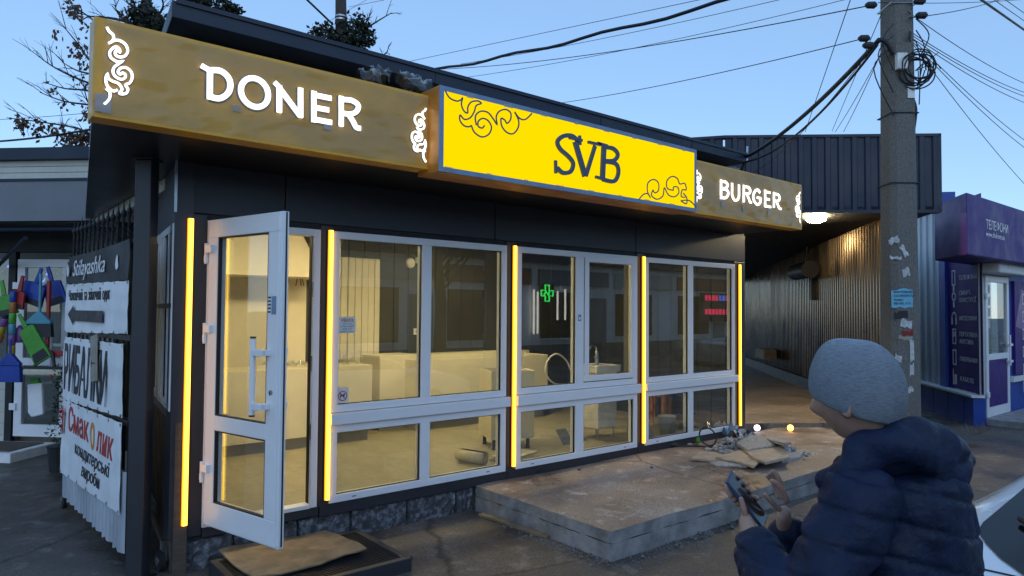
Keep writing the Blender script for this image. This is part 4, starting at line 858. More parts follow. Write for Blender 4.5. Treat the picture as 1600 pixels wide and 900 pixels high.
# ================================================================== LEFT SHOP
S0 = dep(0, 400, 9.3); LS = Fr(S0, (.70, -.714))
sh = thing('left_shop', LS.p(.4, 0, GZ), 'small shop with cream siding and a grey awning behind the gate', 'shop')
def lh(x, y, n=0.): return LS.hit(x, y, n)
xr = 2.6; xl = -4.
zr = lh(60, 226)[1]
AW = .9
zb = lh(60, 345, AW)[1]; zc = lh(60, 279, AW)[1]; zd = lh(60, 250, AW)[1]; ze = lh(60, 232, AW)[1]
MB().box(xl, xr, AW-.05, AW, zb, zc-.01, LS).build('awning_panel', 'grey_panel', sh); MB().box(xl, xr, AW-.05, AW+.015, zc-.03, zc, LS).build('awning_trim', 'roof_metal', sh)
hz = (zd-zc)/3
for i in range(3): MB().box(xl, xr, AW-.06, AW-.01-.006*i, zc+hz*i+.004, zc+hz*(i+1)-.004, LS).build('siding_board', 'siding_cream', sh)
MB().box(xl, xr, -3, AW+.06, zd, ze, LS).build('roof', 'roof_metal', sh); q, z_ = lh(75, 230, AW); MB().box(q-.05, q+.05, .5, .6, ze, ze+.12, LS).build('vent', 'rubber', sh)
MB().box(xl, xr, -.0, AW-.06, zb-.02, zb+.02, LS).build('awning_soffit', 'rubber', sh)
z_ = lh(60, 357, AW)[1]; MB().tube([LS.p(xl, AW-.1, z_), LS.p(xr, AW-.1, z_)], .025, 8).build('awning_bar', 'roof_metal', sh)
a = lh(0, 395, .4); b = lh(40, 372, .8); MB().tube([LS.p(a[0]-.3, .1, a[1]-.15), LS.p(b[0], .8, b[1])], .025, 8).build('awning_brace', 'roof_metal', sh)
d0, d1 = lh(22, 600)[0], lh(105, 600)[0]; zt_ = lh(60, 405)[1]; z0_ = .08
MB().box(xl, -.35+d0-.3, -.2, 0, GZ, zb, LS).build('wall', 'grey_panel', sh)
MB().box(d1+.18, xr, -.2, 0, GZ, zb, LS).build('wall', 'grey_panel', sh); MB().box(d0-.65, d1+.18, -.2, 0, zt_+.1, zb, LS).build('wall', 'rubber', sh)
MB().box(d0-.65, d0-.1, -.2, -.01, GZ, .95, LS).build('wall', 'siding_cream', sh)
for i in range(6): MB().box(d0-.65, d0-.1, -.01, .004, GZ+.05+.15*i, GZ+.19+.15*i, LS).build('siding_board', 'siding_cream', sh)
MB().box(xl, xr, -2.6, -2.5, GZ, zb, LS).build('back_wall', 'siding_cream', sh)
MB().box(xl, xr, -2.5, -.2, GZ, z0_-.01, LS).build('floor', 'indoor_floor', sh)
def shopdoor(fr, s0, s1, z0, z1, parent, mid=.42, bw=.11, gl='glass'):
    m = MB(); zm = z0+(z1-z0)*mid
    m.box(s0, s1, -.06, .0, z0, z0+.16, fr); m.box(s0, s1, -.06, 0, z1-bw, z1, fr); m.box(s0, s0+bw, -.06, 0, z0+.16, z1-bw, fr); m.box(s1-bw, s1, -.06, 0, z0+.16, z1-bw, fr); m.box(s0+bw, s1-bw, -.06, 0, zm-.05, zm+.05, fr)
    d = m.build('door', 'pvc', parent, bevel=.005); MB().box(s0+bw, s1-bw, -.034, -.028, z0+.16, zm-.05, fr).build('pane', gl, d); MB().box(s0+bw, s1-bw, -.034, -.028, zm+.05, z1-bw, fr).build('pane', gl, d)
    for z in (z0+.35, z1-.4): MB().box(s0-.04, s0+.05, .0, .03, z, z+.09, fr).build('hinge', 'pvc', d)
    for z in (z0+.9, z0+1.2): MB().box(s1-.2, s1+.02, .0, .05, z, z+.04, fr).build('handle_mount', 'pvc', d)
    MB().tube([fr.p(s1-.2, .06, z0+.85), fr.p(s1-.2, .06, z0+1.4)], .016, 8).build('handle', 'pvc', d); return d
ld = shopdoor(LS, d0, d1, z0_, zt_, sh)
MB().box(d0-.65, d0-.1, -.05, .0, .95, 1.0, LS).build('window_sill', 'pvc', sh); MB().box(d0-.65, d0-.12, -.035, -.03, 1.0, zt_, LS).build('window', 'glass', sh)
MB().box(d0-.12, d0-.02, -.06, .01, GZ, zt_+.1, LS).build('door_jamb', 'rubber', sh)
MB().box(d0-.4, d1-.1, -2.49, -2.46, 1.2, 2.3, LS).build('glowing_shelf_wall', 'shop_glow', sh)  # wall panel made emissive, standing in for lamplight inside the shop
for i in range(3): MB().box(d0-.6, d1, -2.4, -2.1, .5+.55*i, .53+.55*i, LS).build('shelf', 'siding_cream', sh)
q = lh(50, 700); st = thing('shop_step', LS.p(d0, .5, GZ), 'low white-edged step with a brown mat at the left shop door', 'step'); MB().box(d0-1.2, d1-.12, .02, .75, GZ-.02, .02, LS).build('step_body', 'white_paint', st, bevel=.01); MB().box(d0-.9, d1-.22, .1, .66, .0201, .032, LS).build('mat', 'wood_dark', st)
# goods hanging in front
g = random.Random(5)
def hang(name, lb, px, py, n, parts_fn):
    s_, z_ = lh(px, py, n); t = thing(name, LS.p(s_, n, z_), lb, 'household goods', 'household goods hanging outside the left shop'); parts_fn(t, s_, z_, n); return t
def dustpan(col, w_=.3, h_=.24, rot=0.):
    def f(t, s, z, n):
        c, s2 = math.cos(rot), math.sin(rot); R_ = lambda P: [(s+a*c-b*s2, z+a*s2+b*c) for a, b in P]
        MB().poly(R_([(-w_/2, -h_), (w_/2, -h_), (w_/2*.85, -.02), (.06, 0), (-.06, 0), (-w_/2*.85, -.02)]), n-.01, n+.03, LS).build('pan', col, t, bevel=.008)
        MB().poly(R_([(-.03, 0), (.03, 0), (.02, .2), (-.02, .2)]), n, n+.025, LS).build('handle', col, t, bevel=.006)
        MB().poly(R_([(-w_/2*.86, -h_*.97), (w_/2*.86, -h_*.97), (w_/2*.7, -h_*.72), (-w_/2*.7, -h_*.72)]), n+.031, n+.034, LS).build('scoop_mouth_shade', 'plastic_dark', t)  # flat dark patch painting the shade in the pan's hollow
    return f
def tubeitem(cols, ln=.7, r=.035, rot=0.):
    def f(t, s, z, n):
        for i, c in enumerate(cols):
            a0, a1 = ln*i/len(cols), ln*(i+1)/len(cols); p = [LS.p(s-a*math.sin(rot), n, z-a*math.cos(rot)) for a in (a0, a1)]
            MB().lathe(p[0], Vector(p[1])-Vector(p[0]), [(r*.9, 0), (r, .01), (r, (a1-a0)-.012), (r*.9, a1-a0-.002)], 12).build('band', c, t, smooth=True)
    return f
def brush(col, head, w_=.34, h_=.16, ln=.5):
    def f(t, s, z, n):
        MB().tube([LS.p(s, n+.03, z+ln), LS.p(s, n+.03, z)], .018, 10).build('handle', col, t)
        MB().poly([(s-.03, z+.02), (s+.03, z+.02), (s+w_/2, z-.1), (s+w_/2, z-.13), (s-w_/2, z-.13), (s-w_/2, z-.1)], n, n+.06, LS).build('head', col, t, bevel=.01)
        MB().poly([(s-w_/2, z-.131), (s+w_/2, z-.131), (s+w_/2*1.08, z-.131-h_), (s-w_/2*1.08, z-.131-h_)], n+.005, n+.055, LS).build('bristles', head, t)
    return f
hang('dustpan', 'bright green dustpan hanging at the far left of the shop front', 8, 462, .5, dustpan('plastic_green', .3, .25, .2))
hang('dustpan', 'red dustpan hanging beside the green one', 32, 455, .5, dustpan('plastic_red', .2, .22, -.2))
hang('dustpan', 'blue dustpan hanging high on the shop door', 58, 442, .42, dustpan('plastic_blue', .36, .28, -.35))
hang('dustpan', 'dark blue dustpan behind the light blue broom', 82, 440, .36, dustpan('plastic_blue', .28, .3, .3))
hang('broom', 'light blue broom with grey bristles on the shop door', 65, 490, .5, brush('plastic_cyan', 'plastic_dark'))
hang('pipe_brush', 'tube of rainbow coloured bands hanging by the shop window', 21, 455, .55, tubeitem(['plastic_blue', 'plastic_orange', 'plastic_green', 'plastic_cyan', 'plastic_purple', 'plastic_yellow', 'plastic_red'], .95, .04))
hang('pipe_brush', 'slanted tube of purple and orange bands at the far left', 11, 485, .5, tubeitem(['plastic_dark', 'plastic_purple', 'plastic_yellow', 'plastic_orange'], .42, .04, .25))
hang('dustpan', 'large lime green dustpan hanging low on the shop door', 42, 512, .55, dustpan('plastic_green', .25, .48, .55))
hang('mop', 'red T-shaped mop across the middle of the shop door', 74, 545, .5, lambda t, s, z, n: (MB().tube([LS.p(s, n, z+.85), LS.p(s, n, z-.02)], .025, 10).build('pole', 'plastic_red', t), MB().box(s-.01, s+.34, n-.03, n+.03, z-.09, z-.02, LS).build('head', 'plastic_red', t, bevel=.01)))
hang('sponge_mop', 'black mop with a pale yellow sponge under the red mop', 70, 570, .55, lambda t, s, z, n: (MB().tube(crom([LS.p(s-.13, n, z-.02), LS.p(s-.08, n, z+.16), LS.p(s+.08, n, z+.16), LS.p(s+.13, n, z-.02)], 5), .02, 8).build('bracket', 'plastic_dark', t), MB().box(s-.24, s+.24, n-.04, n+.04, z-.05, z-.02, LS).build('plate', 'plastic_dark', t), MB().box(s-.26, s+.26, n-.05, n+.05, z-.13, z-.051, LS).build('sponge', 'lino', t, bevel=.02)))
hang('broom', 'blue broom head pointing down at the left of the shop door', 19, 555, .55, brush('plastic_blue', 'plastic_blue', .3, .2, .2))
hang('mop_refill', 'packet with a white mop refill hanging on the shop door glass', 58, 600, .3, lambda t, s, z, n: (MB().poly([(s-.1, z), (s+.1, z+.02), (s+.13, z-.38), (s-.03, z-.42), (s-.08, z-.36)], n, n+.05, LS).build('refill', 'banner_white', t, bevel=.015), MB().poly([(s-.08, z+.01), (s+.06, z+.01), (s+.04, z+.08), (s-.05, z+.08)], n, n+.04, LS).build('clip', 'plastic_green', t)))
hang('bottle', 'lilac bottle hanging behind the lime green dustpan', 33, 508, .45, lambda t, s, z, n: (MB().lathe(LS.p(s, n, z), (0, 0, -1), [(.02, 0), (.06, .05), (.065, .2), (.05, .22)], 14).build('body', 'plastic_purple', t, smooth=True)))
for i in range(46):
    s_, z_ = lh(*( (g.uniform(2, 28), g.uniform(408, 430)) if i % 2 else (g.uniform(52, 96), g.uniform(418, 438))), -.12); r = g.uniform(.012, .04)
    if i == 0: tn = thing('tinsel', LS.p(s_, -.1, z_), 'clusters of shiny coloured baubles, some glowing blue, inside the left shop window', 'decoration')
    MB().rock(LS.p(s_, -.12+g.uniform(-.05, .05), z_), r, r, r, i, 1).build('bauble', ['neon_blue', 'plastic_green', 'plastic_cyan', 'steel'][g.randrange(4)] if i % 5 else 'plastic_yellow', tn, smooth=True)  # blue baubles glow by an emissive material, not by a lamp
# plant in a pot by the shop
s_, z_ = lh(94, 690, 1.0); t = thing('potted_plant', LS.p(s_, 1.0, GZ), 'small dark potted shrub with red berries beside the gate', 'plant')
MB().lathe(LS.p(s_, 1.0, GZ), (0, 0, 1), [(.1, 0), (.13, .28), (.14, .29), (.12, .29)], 16).build('pot', 'plastic_dark', t)
m = MB(); g = random.Random(2)
for i in range(380):
    h = g.random(); r = .16*(1-h*.6)*g.random()**.5; a = g.uniform(0, 6.3); c = np.array(LS.p(s_+r*math.cos(a), 1.0+r*math.sin(a), GZ+.28+h*.95)); d = np.array([g.uniform(-1, 1), g.uniform(-1, 1), g.uniform(-.2, 1)]); d /= np.linalg.norm(d); e_ = np.cross(d, [g.random(), .3, .5]); e_ /= np.linalg.norm(e_); l_ = g.uniform(.03, .07)
    m.add([c, c+d*l_*.5+e_*.012, c+d*l_, c+d*l_*.5-e_*.012], [(0, 1, 2, 3)])
m.build('foliage', 'plant', t, fix=False)
for i in range(7): a = g.uniform(0, 6); MB().rock(LS.p(s_+.11*math.cos(a), 1.0+.11*math.sin(a), GZ+.5+.1*i), .025, .025, .025, i, 1).build('berry', 'plastic_red', t)
# ================================================================== COVERED PASSAGE AND ITS BUILDING
Lt, Rt_ = dep(1133, 330, 10.2), dep(1466, 331, 10.0)
FB = Fr(Lt, (Rt_-Lt)[:2]); fl = float(np.linalg.norm((Rt_-Lt)[:2])); fz0 = float(Rt_[2]); fz1 = float(dep(1466, 208, 10)[2])
PB = thing('passage_building', (10, 2, GZ), 'navy corrugated building over a covered passage to the right of the kiosk', 'building')
def corr(fr, s0, s1, z0, z1, n, pitch, dp, name, mt, parent, z1b=None):
    m = MB(); V = []; k2 = int((s1-s0)/pitch); prof = [(0, 0), (.5, 0), (.58, 1), (.92, 1)]; pts = []
    for i in range(k2+1):
        for a, b in prof:
            s_ = s0+(i+a)*pitch
            if s_ <= s1: pts.append((s_, n+b*dp))
    q = len(pts)
    for (s_, nn) in pts:
        u = (s_-s0)/(s1-s0); V += [fr.p(s_, nn, z0), fr.p(s_, nn, z1 if z1b is None else z1+(z1b-z1)*u)]
    m.add(V, [(2*i, 2*i+2, 2*i+3, 2*i+1) for i in range(q-1)]); o = m.build(name, mt, parent, fix=False); return o
corr(FB, 0, fl, fz0+.02, fz1-.03, 0, .19, .022, 'fascia_sheet', 'roof_metal', PB)
MB().box(-.02, fl+.04, -.1, .03, fz1-.04, fz1, FB).build('fascia_cap', 'roof_metal', PB); MB().box(-.02, fl+.03, -.1, .03, fz0-.015, fz0+.03, FB).build('fascia_trim', 'roof_metal', PB); MB().box(fl, fl+.04, -.1, .03, fz0, fz1, FB).build('fascia_trim', 'roof_metal', PB)
q1 = dep(1036, 209, 10.5); FB2 = Fr(q1, (Lt-q1)[:2]); l2 = float(np.linalg.norm((Lt-q1)[:2]))
corr(FB2, 0, l2, 3.9, fz1-.03, 0, .19, .022, 'fascia_sheet', 'roof_metal', PB); MB().box(0, l2, -.1, .03, fz1-.04, fz1, FB2).build('fascia_cap', 'roof_metal', PB)
wf, wn = onZ(1166, 572, .13), onZ(1268, 614, .13); dw = (wn-wf)/np.linalg.norm(wn-wf)
CW = Fr(wf-dw*3, dw[:2]); sn_ = CW.hit(1388, 640)[0]
corr(CW, 0, sn_, .05, 2.78, 0, .125, .022, 'passage_wall', 'passage_metal' if 'passage_metal' in MT else 'zinc', PB, z1b=fz0+.03)
MB().box(0, sn_, .032, .09, .1, .42, CW).build('wall_kerb', 'rubber', PB)
MB().box(sn_-.05, sn_+.05, -.1, .06, GZ, fz0, CW).build('wall_end_post', 'wood_dark', PB)
a = CW.p(sn_, .05, 0); b = CW.p(0, .05, 0); m = MB()
V = [(Lt[0], Lt[1], fz0), (Rt_[0], Rt_[1], fz0), (a[0]+.6, a[1]-.3, fz0), (b[0]+.6, b[1]-.3, 2.8), (7.6, 9.5, 2.9)]
m.add(V+[(p[0], p[1], p[2]+.08) for p in V], [(0, 1, 2, 3, 4), (9, 8, 7, 6, 5)]+[(i, (i+1) % 5, (i+1) % 5+5, i+5) for i in range(5)]); m.build('passage_ceiling', 'rubber', PB)
m = MB(); q = onZ(1166, 656, .13); q2 = onZ(1290, 662, .13)
m.add([(7.26, .5, .19), (q2[0]+.6, q2[1]-.75, .19), (a[0], a[1], .19), (b[0], b[1], .19), (7.26, 12, .19), (7.26, .5, GZ), (q2[0]+.6, q2[1]-.75, GZ)], [(0, 1, 2, 3, 4), (0, 5, 6, 1)]); tag(m.build('passage_floor', 'passage_floor'), kind='structure')
q, z_ = CW.hit(1268, 423, .08); t = thing('extractor_fan', CW.p(q, .1, z_), 'dark cylindrical extractor on the corrugated passage wall', 'fan'); MB().tube([CW.p(q-.55, .25, z_), CW.p(q+.55, .25, z_)], .17, 16).build('drum', 'black_iron', t); MB().tube([CW.p(q, .2, z_+.1), CW.p(q-.05, .1, z_+1.)], .02, 8).build('conduit', 'black_iron', t); MB().box(q-.05, q+.05, .02, .1, z_-.6, z_-.15, CW).build('bracket', 'black_iron', t)
q, z_ = CW.hit(1203, 553, .15); tag(MB().box(q-.5, q+.5, .1, .4, z_-.12, z_+.13, CW).build('wooden_crate', 'wood_ply', bevel=.01), 'small wooden crate on the kerb of the passage wall', 'crate')
p = dep(1275, 341, 10.5); t = thing('passage_lamp', p, 'lit oval bulkhead lamp under the passage ceiling', 'lamp')
m = MB(); m.lathe((p[0], p[1], p[2]), (0, 0, -1), [(.12, -.02), (.14, 0), (.13, .04), (.06, .065)], 20); m.v = [(p[0]+(v[0]-p[0]), p[1]+(v[1]-p[1]), v[2]) for v in m.v]; m.build('diffuser', 'passage_lamp', t, smooth=True); MB().lathe((p[0], p[1], p[2]+.02), (0, 0, 1), [(.16, 0), (.16, .05)], 20).build('base', 'white_plastic', t)
MB().box(p[0]-.03, p[0]+.03, -p[1]-.03, -p[1]+.03, p[2]+.07, fz0+.02).build('stem', 'white_plastic', t)
# ================================================================== PURPLE PHONE SHOP
Pc, Pf = onZ(1537, 667, GZ), onZ(1435, 632, GZ); d_ = (Pc-Pf); ls = float(np.linalg.norm(d_[:2])); PSF = Fr(Pf-d_*.6, d_[:2]); ls *= 1.6
PS = thing('phone_shop', (13.5, -.2, GZ), 'purple and blue phone shop at the right edge with a white door', 'shop')
hh = lambda x, y, n=0.: PSF.hit(x, y, n)
zt = hh(1500, 300)[1]-.15
sA, sB, sC = hh(1472, 500)[0], hh(1481.5, 500)[0], ls-.02
corr(PSF, 0, sA, GZ, zt, -.02, .32, .025, 'steel_siding', 'zinc', PS)
MB().box(sA, sB, -.1, .05, GZ, zt+.05, PSF).build('corner_post', 'blue_paint', PS); MB().box(0, sB, -.15, .08, zt, zt+.25, PSF).build('eaves', 'blue_paint', PS)
zl = hh(1500, 608)[1]; pan = MB().box(sB, sC+.02, -.012, .0, zl, zt, PSF).build('list_panel', 'purple', PS)
MB().box(-.2, ls+.02, -.02, .16, GZ-.02, zl-.05, PSF).build('base_wall', 'blue_paint', PS); MB().box(-.2, ls+.05, -.01, .2, zl-.05, zl-.015, PSF).build('base_ledge', 'white_paint', PS)
for i in range(7): MB().box(.3+i*(ls/7), .315+i*(ls/7), .158, .163, GZ, zl-.06, PSF).build('base_joint', 'rubber', PS)
lst = [(434, ['ТЕЛЕФОНИ']), (463, ['СМАРТ-', 'ПРИСТРОЇ']), (497, ['АКСЕСУАРИ']), (527, ['ПОРТАТИВНА', 'АКУСТИКА']), (560, ['ПАВЕРБАНКИ']), (591, ['КАБЕЛІ'])]
wp = sC-sB; hz_ = .11
for i, (py, tx) in enumerate(lst):
    _, z_ = hh(1500, py); sx = sB+wp*.36
    for j, w_ in enumerate(tx): text('lettering', w_, PSF, sx, z_-.04-.13*j+.06*(len(tx)-1), hz_, 'white_paint', pan, n=.004, wx=min(1.3, .52*wp/(max(map(len, tx))*.68*hz_)))
    sI = sB+wp*.2; m = MB()
    if i in (0, 3, 4): m.ribbon([(sI-.06, z_-.12), (sI+.06, z_-.12), (sI+.06, z_+.14), (sI-.06, z_+.14)], .025, .001, .006, PSF, closed=True)
    if i == 1: m.ribbon([(sI+.07*math.cos(a), z_+.07*math.sin(a)) for a in [k2*.63 for k2 in range(10)]], .025, .001, .006, PSF, closed=True); m.box(sI-.03, sI+.03, .001, .006, z_+.09, z_+.2, PSF); m.box(sI-.03, sI+.03, .001, .006, z_-.2, z_-.09, PSF)
    if i == 2: m.ribbon([(sI+.09*math.cos(a), z_+.1*math.sin(a)) for a in [k2*.35 for k2 in range(10)]], .025, .001, .006, PSF); m.box(sI-.11, sI-.06, .001, .006, z_-.12, z_, PSF); m.box(sI+.06, sI+.11, .001, .006, z_-.12, z_, PSF)
    if i == 3: m.ribbon([(sI+.03*math.cos(a), z_+.05+.04*math.sin(a)) for a in [k2*.63 for k2 in range(10)]], .018, .001, .006, PSF, closed=True)
    if i == 5: m.ribbon([(sI-.06, z_+.15), (sI-.06, z_-.12), (sI, z_-.12), (sI, z_+.05)], .025, .001, .006, PSF); m.box(sI+.03, sI+.08, .001, .006, z_-.12, z_+.06, PSF)
    m.build('icon', 'white_paint', pan)
FY = float(Pc[1])+.02; PF_ = Fr((Pc[0], FY), (1, 0))
ph_ = lambda x, y, n=0.: PF_.hit(x, y, n)
BX = .45
c0 = onY(1510, 300, FY-BX); c1 = onY(1511, 398, FY-BX); z0b, z1b = float(c1[2]), float(c0[2])
xl_ = float(c0[0]); bk = np.array([.79, .61])*1.25
ol = [(xl_, FY-BX), (xl_+9, FY-BX), (xl_+9, FY-.02), (xl_+bk[0]+.9, FY-.02+.3), (xl_+bk[0], FY-BX+bk[1])]
m = MB(); V = [(a, b, z0b) for a, b in ol]+[(a, b, z1b) for a, b in ol]; q = len(ol); m.add(V, [tuple(range(q)), tuple(range(q, 2*q))]+[(i, (i+1) % q, (i+1) % q+q, i+q) for i in range(q)]); sg = m.build('sign_box', 'purple', PS, bevel=.02)
f2 = Fr((xl_, FY-BX), (1, 0)); s_, z_ = f2.hit(1540, 361); s2_, _ = f2.hit(1577, 361)
text('lettering', 'ТЕЛЕФОНИ', f2, s_, f2.hit(1540, 357)[1], .20, 'white_paint', sg, n=.004, wx=(s2_-s_)/.98/1.22)
text('lettering', 'www.zhuk.net.ua', f2, s_, f2.hit(1540, 369)[1], .12, 'white_paint', sg, n=.004, wx=(s2_-s_)/1.08)
text('lettering', 'ЧОХЛИ', f2, f2.hit(1599, 361)[0], f2.hit(1599, 375)[1], .26, 'white_paint', sg, n=.004)
q = f2.hit(1562, 315); MB().tube([f2.p(q[0]+1.0, -.2, z1b+.02), f2.p(q[0]+6, -.2, z1b+.05)], .05, 8).build('roof_rail', 'purple_side', PS)
a0 = ph_(1541, 500)[0]; a1 = ph_(1577, 500)[0]; zd0 = 0.02; zd1 = ph_(1560, 432)[1]
MB().box(.03, a0-.03, -.04, -.015, zl-.05, z1b-.2, PF_).build('front_wall', 'siding_cream', PS); MB().box(a0-.03, a1+.06, -.06, -.02, zd1, z1b-.2, PF_).build('front_wall', 'siding_cream', PS); MB().box(a1+.06, 9, -.2, -.02, GZ, z1b-.2, PF_).build('front_wall', 'blue_paint', PS); MB().box(.0, a0-.03, -.03, -.01, GZ, zl-.05, PF_).build('front_base', 'blue_paint', PS)
pdr = shopdoor(PF_, a0, a1, zd0, zd1, PS); MB().box(a0+.12, a1-.12, -.027, -.012, zd0+.17, zd0+(zd1-zd0)*.42-.05, PF_).build('door_panel', 'purple', pdr)
MB().box(a0+.34, a1-.1, -.26, -.25, zd0, zd1, PF_).build('shop_interior', 'lino', PS)
for i in range(6): MB().box(a0+.15+.02*i, a0+.3, -.026, -.024, 1.55+.2*i, 1.7+.2*i, PF_).build('door_sticker', 'film_blue' if i % 2 else 'paper', pdr)
rs = MB().box(a0-.25, a1+.25, -.02, .28, zd1+.02, zd1+.36, PF_).build('roller_shutter_box', 'white_paint', PS, bevel=.03)
b0 = ph_(1583, 500)[0]; zw0, zw1 = ph_(1590, 585)[1], ph_(1590, 440)[1]
MB().box(b0-.15, b0+4, -.02, .04, zw0-.12, zw0-.02, PF_).build('window_sill', 'white_paint', PS); po = MB().box(b0, b0+3.5, -.02, .03, zw0, zw1, PF_).build('window_poster', 'purple', PS)
MB().poly([(b0+.02, zw0+.9), (b0+.4, zw0+1.6), (b0+3, zw0+1.0), (b0+3, zw0+.4)], .0301, .033, PF_).build('poster_wave', 'plastic_purple', po)
for i, w_ in enumerate(('УСТАНОВКА', 'ПРОГРАМ', 'РЕМОНТ', 'ЗАХИСНЕ СКЛО', 'ЗАМІНА', 'ЧОХЛИ')): text('lettering', w_, PF_, b0+.75, zw1-.38-.33*i, .13, 'white_paint', po, n=.036); MB().ribbon([(b0+.45, zw1-.42-.33*i), (b0+.62, zw1-.42-.33*i), (b0+.62, zw1-.24-.33*i), (b0+.45, zw1-.24-.33*i)], .025, .033, .038, PF_, closed=True).build('icon', 'white_paint', po)
t = thing('shop_door_step', PF_.p((a0+a1)/2, .3, GZ), 'low grey concrete step at the phone shop door', 'step'); MB().box(a0-.1, a1+2.5, .0, .55, GZ-.02, .02, PF_).build('slab', 'concrete', t, bevel=.01)
m = MB(); g = random.Random(6); p = onZ(1520, 672, GZ)
for i in range(160):
    c = np.array([p[0]+g.gauss(0, .35), p[1]-.1+g.gauss(0, .15), GZ]); h = g.uniform(.05, .16); m.add([c, c+[.012, 0, 0], c+[g.gauss(0, .04), g.gauss(0, .04), h]], [(0, 1, 2)])
tag(m.build('dry_grass', 'wood_ply', fix=False), 'dry weeds at the foot of the blue base wall', 'grass', kind='stuff')
# ================================================================== CONCRETE POLE AND CABLES
pp = dep(1407, 600, 6.0); px_, py_ = float(pp[0]), float(pp[1]); QF = Fr((px_, py_), RT[:2])
PO = thing('utility_pole', (px_, py_, GZ), 'rough concrete utility pole covered in torn paper notices', 'pole')
def pw(z): return .134-.0062*z
m = MB(); zs = [GZ-.3+i*.4 for i in range(20)]; V = []
for z in zs:
    h = pw(z); c = h*.35
    for a, b in ((-h+c, h), (h-c, h), (h, h-c), (h, -h+c), (h-c, -h), (-h+c, -h), (-h, -h+c), (-h, h-c)): V.append(QF.p(a, b, z))
m.add(V, [(r*8+i, r*8+(i+1) % 8, (r+1)*8+(i+1) % 8, (r+1)*8+i) for r in range(len(zs)-1) for i in range(8)]+[tuple((len(zs)-1)*8+i for i in range(8))]); m.build('shaft', 'pole_concrete', PO)
for py in (3, 175, 285): z = QF.hit(1407, py, .13)[1]; h = pw(z)+.004; MB().tube([QF.p(a, b, z) for a, b in ((-h, h), (h, h), (h, -h), (-h, -h), (-h, h))], .006, 6).build('band', 'steel' if py < 10 else 'cable', PO)
s_, z_ = QF.hit(1410, 95, .16); MB().box(s_-.045, s_+.045, .12, .17, z_-.07, z_+.07, QF).build('junction_box', 'white_plastic', PO, bevel=.006); s_, z_ = QF.hit(1422, 145, .1); MB().box(s_-.03, s_+.03, .05, .12, z_-.05, z_+.05, QF).build('junction_box', 'white_plastic', PO)
s_, z_ = QF.hit(1428, 112, .1); co = thing('cable_coil', QF.p(s_, .1, z_), 'tangled coil of black cable hanging on the pole', 'cable coil'); g = random.Random(12)
for k2 in range(9):
    r0 = g.uniform(.1, .145); e1, e2 = g.uniform(-.03, .03), g.uniform(-.03, .03); MB().tube(crom([QF.p(s_+e1+r0*math.cos(a)*g.uniform(.93, 1.07), .1+.05*math.sin(a+k2)+.01*k2, z_+e2+r0*math.sin(a)*g.uniform(.93, 1.07)) for a in [i*.524 for i in range(13)]], 3), .006, 6).build('loop', 'cable', co)
for a_ in ((.1, .05), (.22, .02), (.02, -.15), (.2, .16)): MB().tube(crom([QF.p(s_, .12, z_), QF.p(s_+a_[0]*.7, .14, z_+a_[1]*.4+.05), QF.p(s_+a_[0], .12, z_+a_[1])], 5), .004, 6).build('loose_end', 'cable', co)
s_, z_ = QF.hit(1424, 180, .05); MB().tube(crom([QF.p(s_-.01, .05, z_+.18), QF.p(s_+.03, .05, z_+.05), QF.p(s_+.01, .05, z_-.13)], 5), .022, 8).build('cable_bundle', 'cable', PO)
# paper notices on the pole
def notice(px, py, w_, h_, mt, lb, rot=0., face=0):
    s_, z_ = QF.hit(px, py, .13); c, sn2 = math.cos(rot), math.sin(rot); h = pw(z_); nn = h+.004; q = 5; m = MB(); V = []
    def wrap(s):                       # follow the pole's faces round the chamfer
        c_ = h*.35; e = h-c_
        if s <= e: return s, h+.003
        if s <= e+c_*1.414: k3 = (s-e)/1.414; return e+k3, h-k3+.003
        return h+.003, h-c_-(s-e-c_*1.414)
    for j in range(q+1):
        for i in range(q+1):
            a, b = (i/q-.5)*w_, (j/q-.5)*h_; s2, z2 = s_+a*c-b*sn2, z_+a*sn2+b*c
            u, v = wrap(s2) if s2 > 0 else (s2, h+.003); V.append(QF.p(u, v+.004*math.sin(9*s2+5*z2)**2, z2+(rng.uniform(-.014, .014) if i in (0, q) or j in (0, q) else 0)))
    m.add(V, [(j*(q+1)+i, j*(q+1)+i+1, (j+1)*(q+1)+i+1, (j+1)*(q+1)+i) for j in range(q) for i in range(q)]); o = m.build('paper_notice', mt, fix=False); tag(o, lb, 'notice', 'paper notices on the pole')
    so2 = o.modifiers.new('thickness', 'SOLIDIFY'); so2.thickness = .001; return o, s_, z_, nn
o, s_, z_, nn = notice(1410, 466, .185, .15, 'paper_blue', 'light blue printed notice on the pole')
for i, w_ in enumerate(('ВИКУПЛЯЄМО', 'А КОМПЛЕКТИ', 'техніки', '050 495 17 4')): text('lettering', w_, QF, s_-.075, z_+.045-.033*i, .026 if i < 3 else .03, 'ink', o, n=nn+.005, wx=.9, thick=.0004)
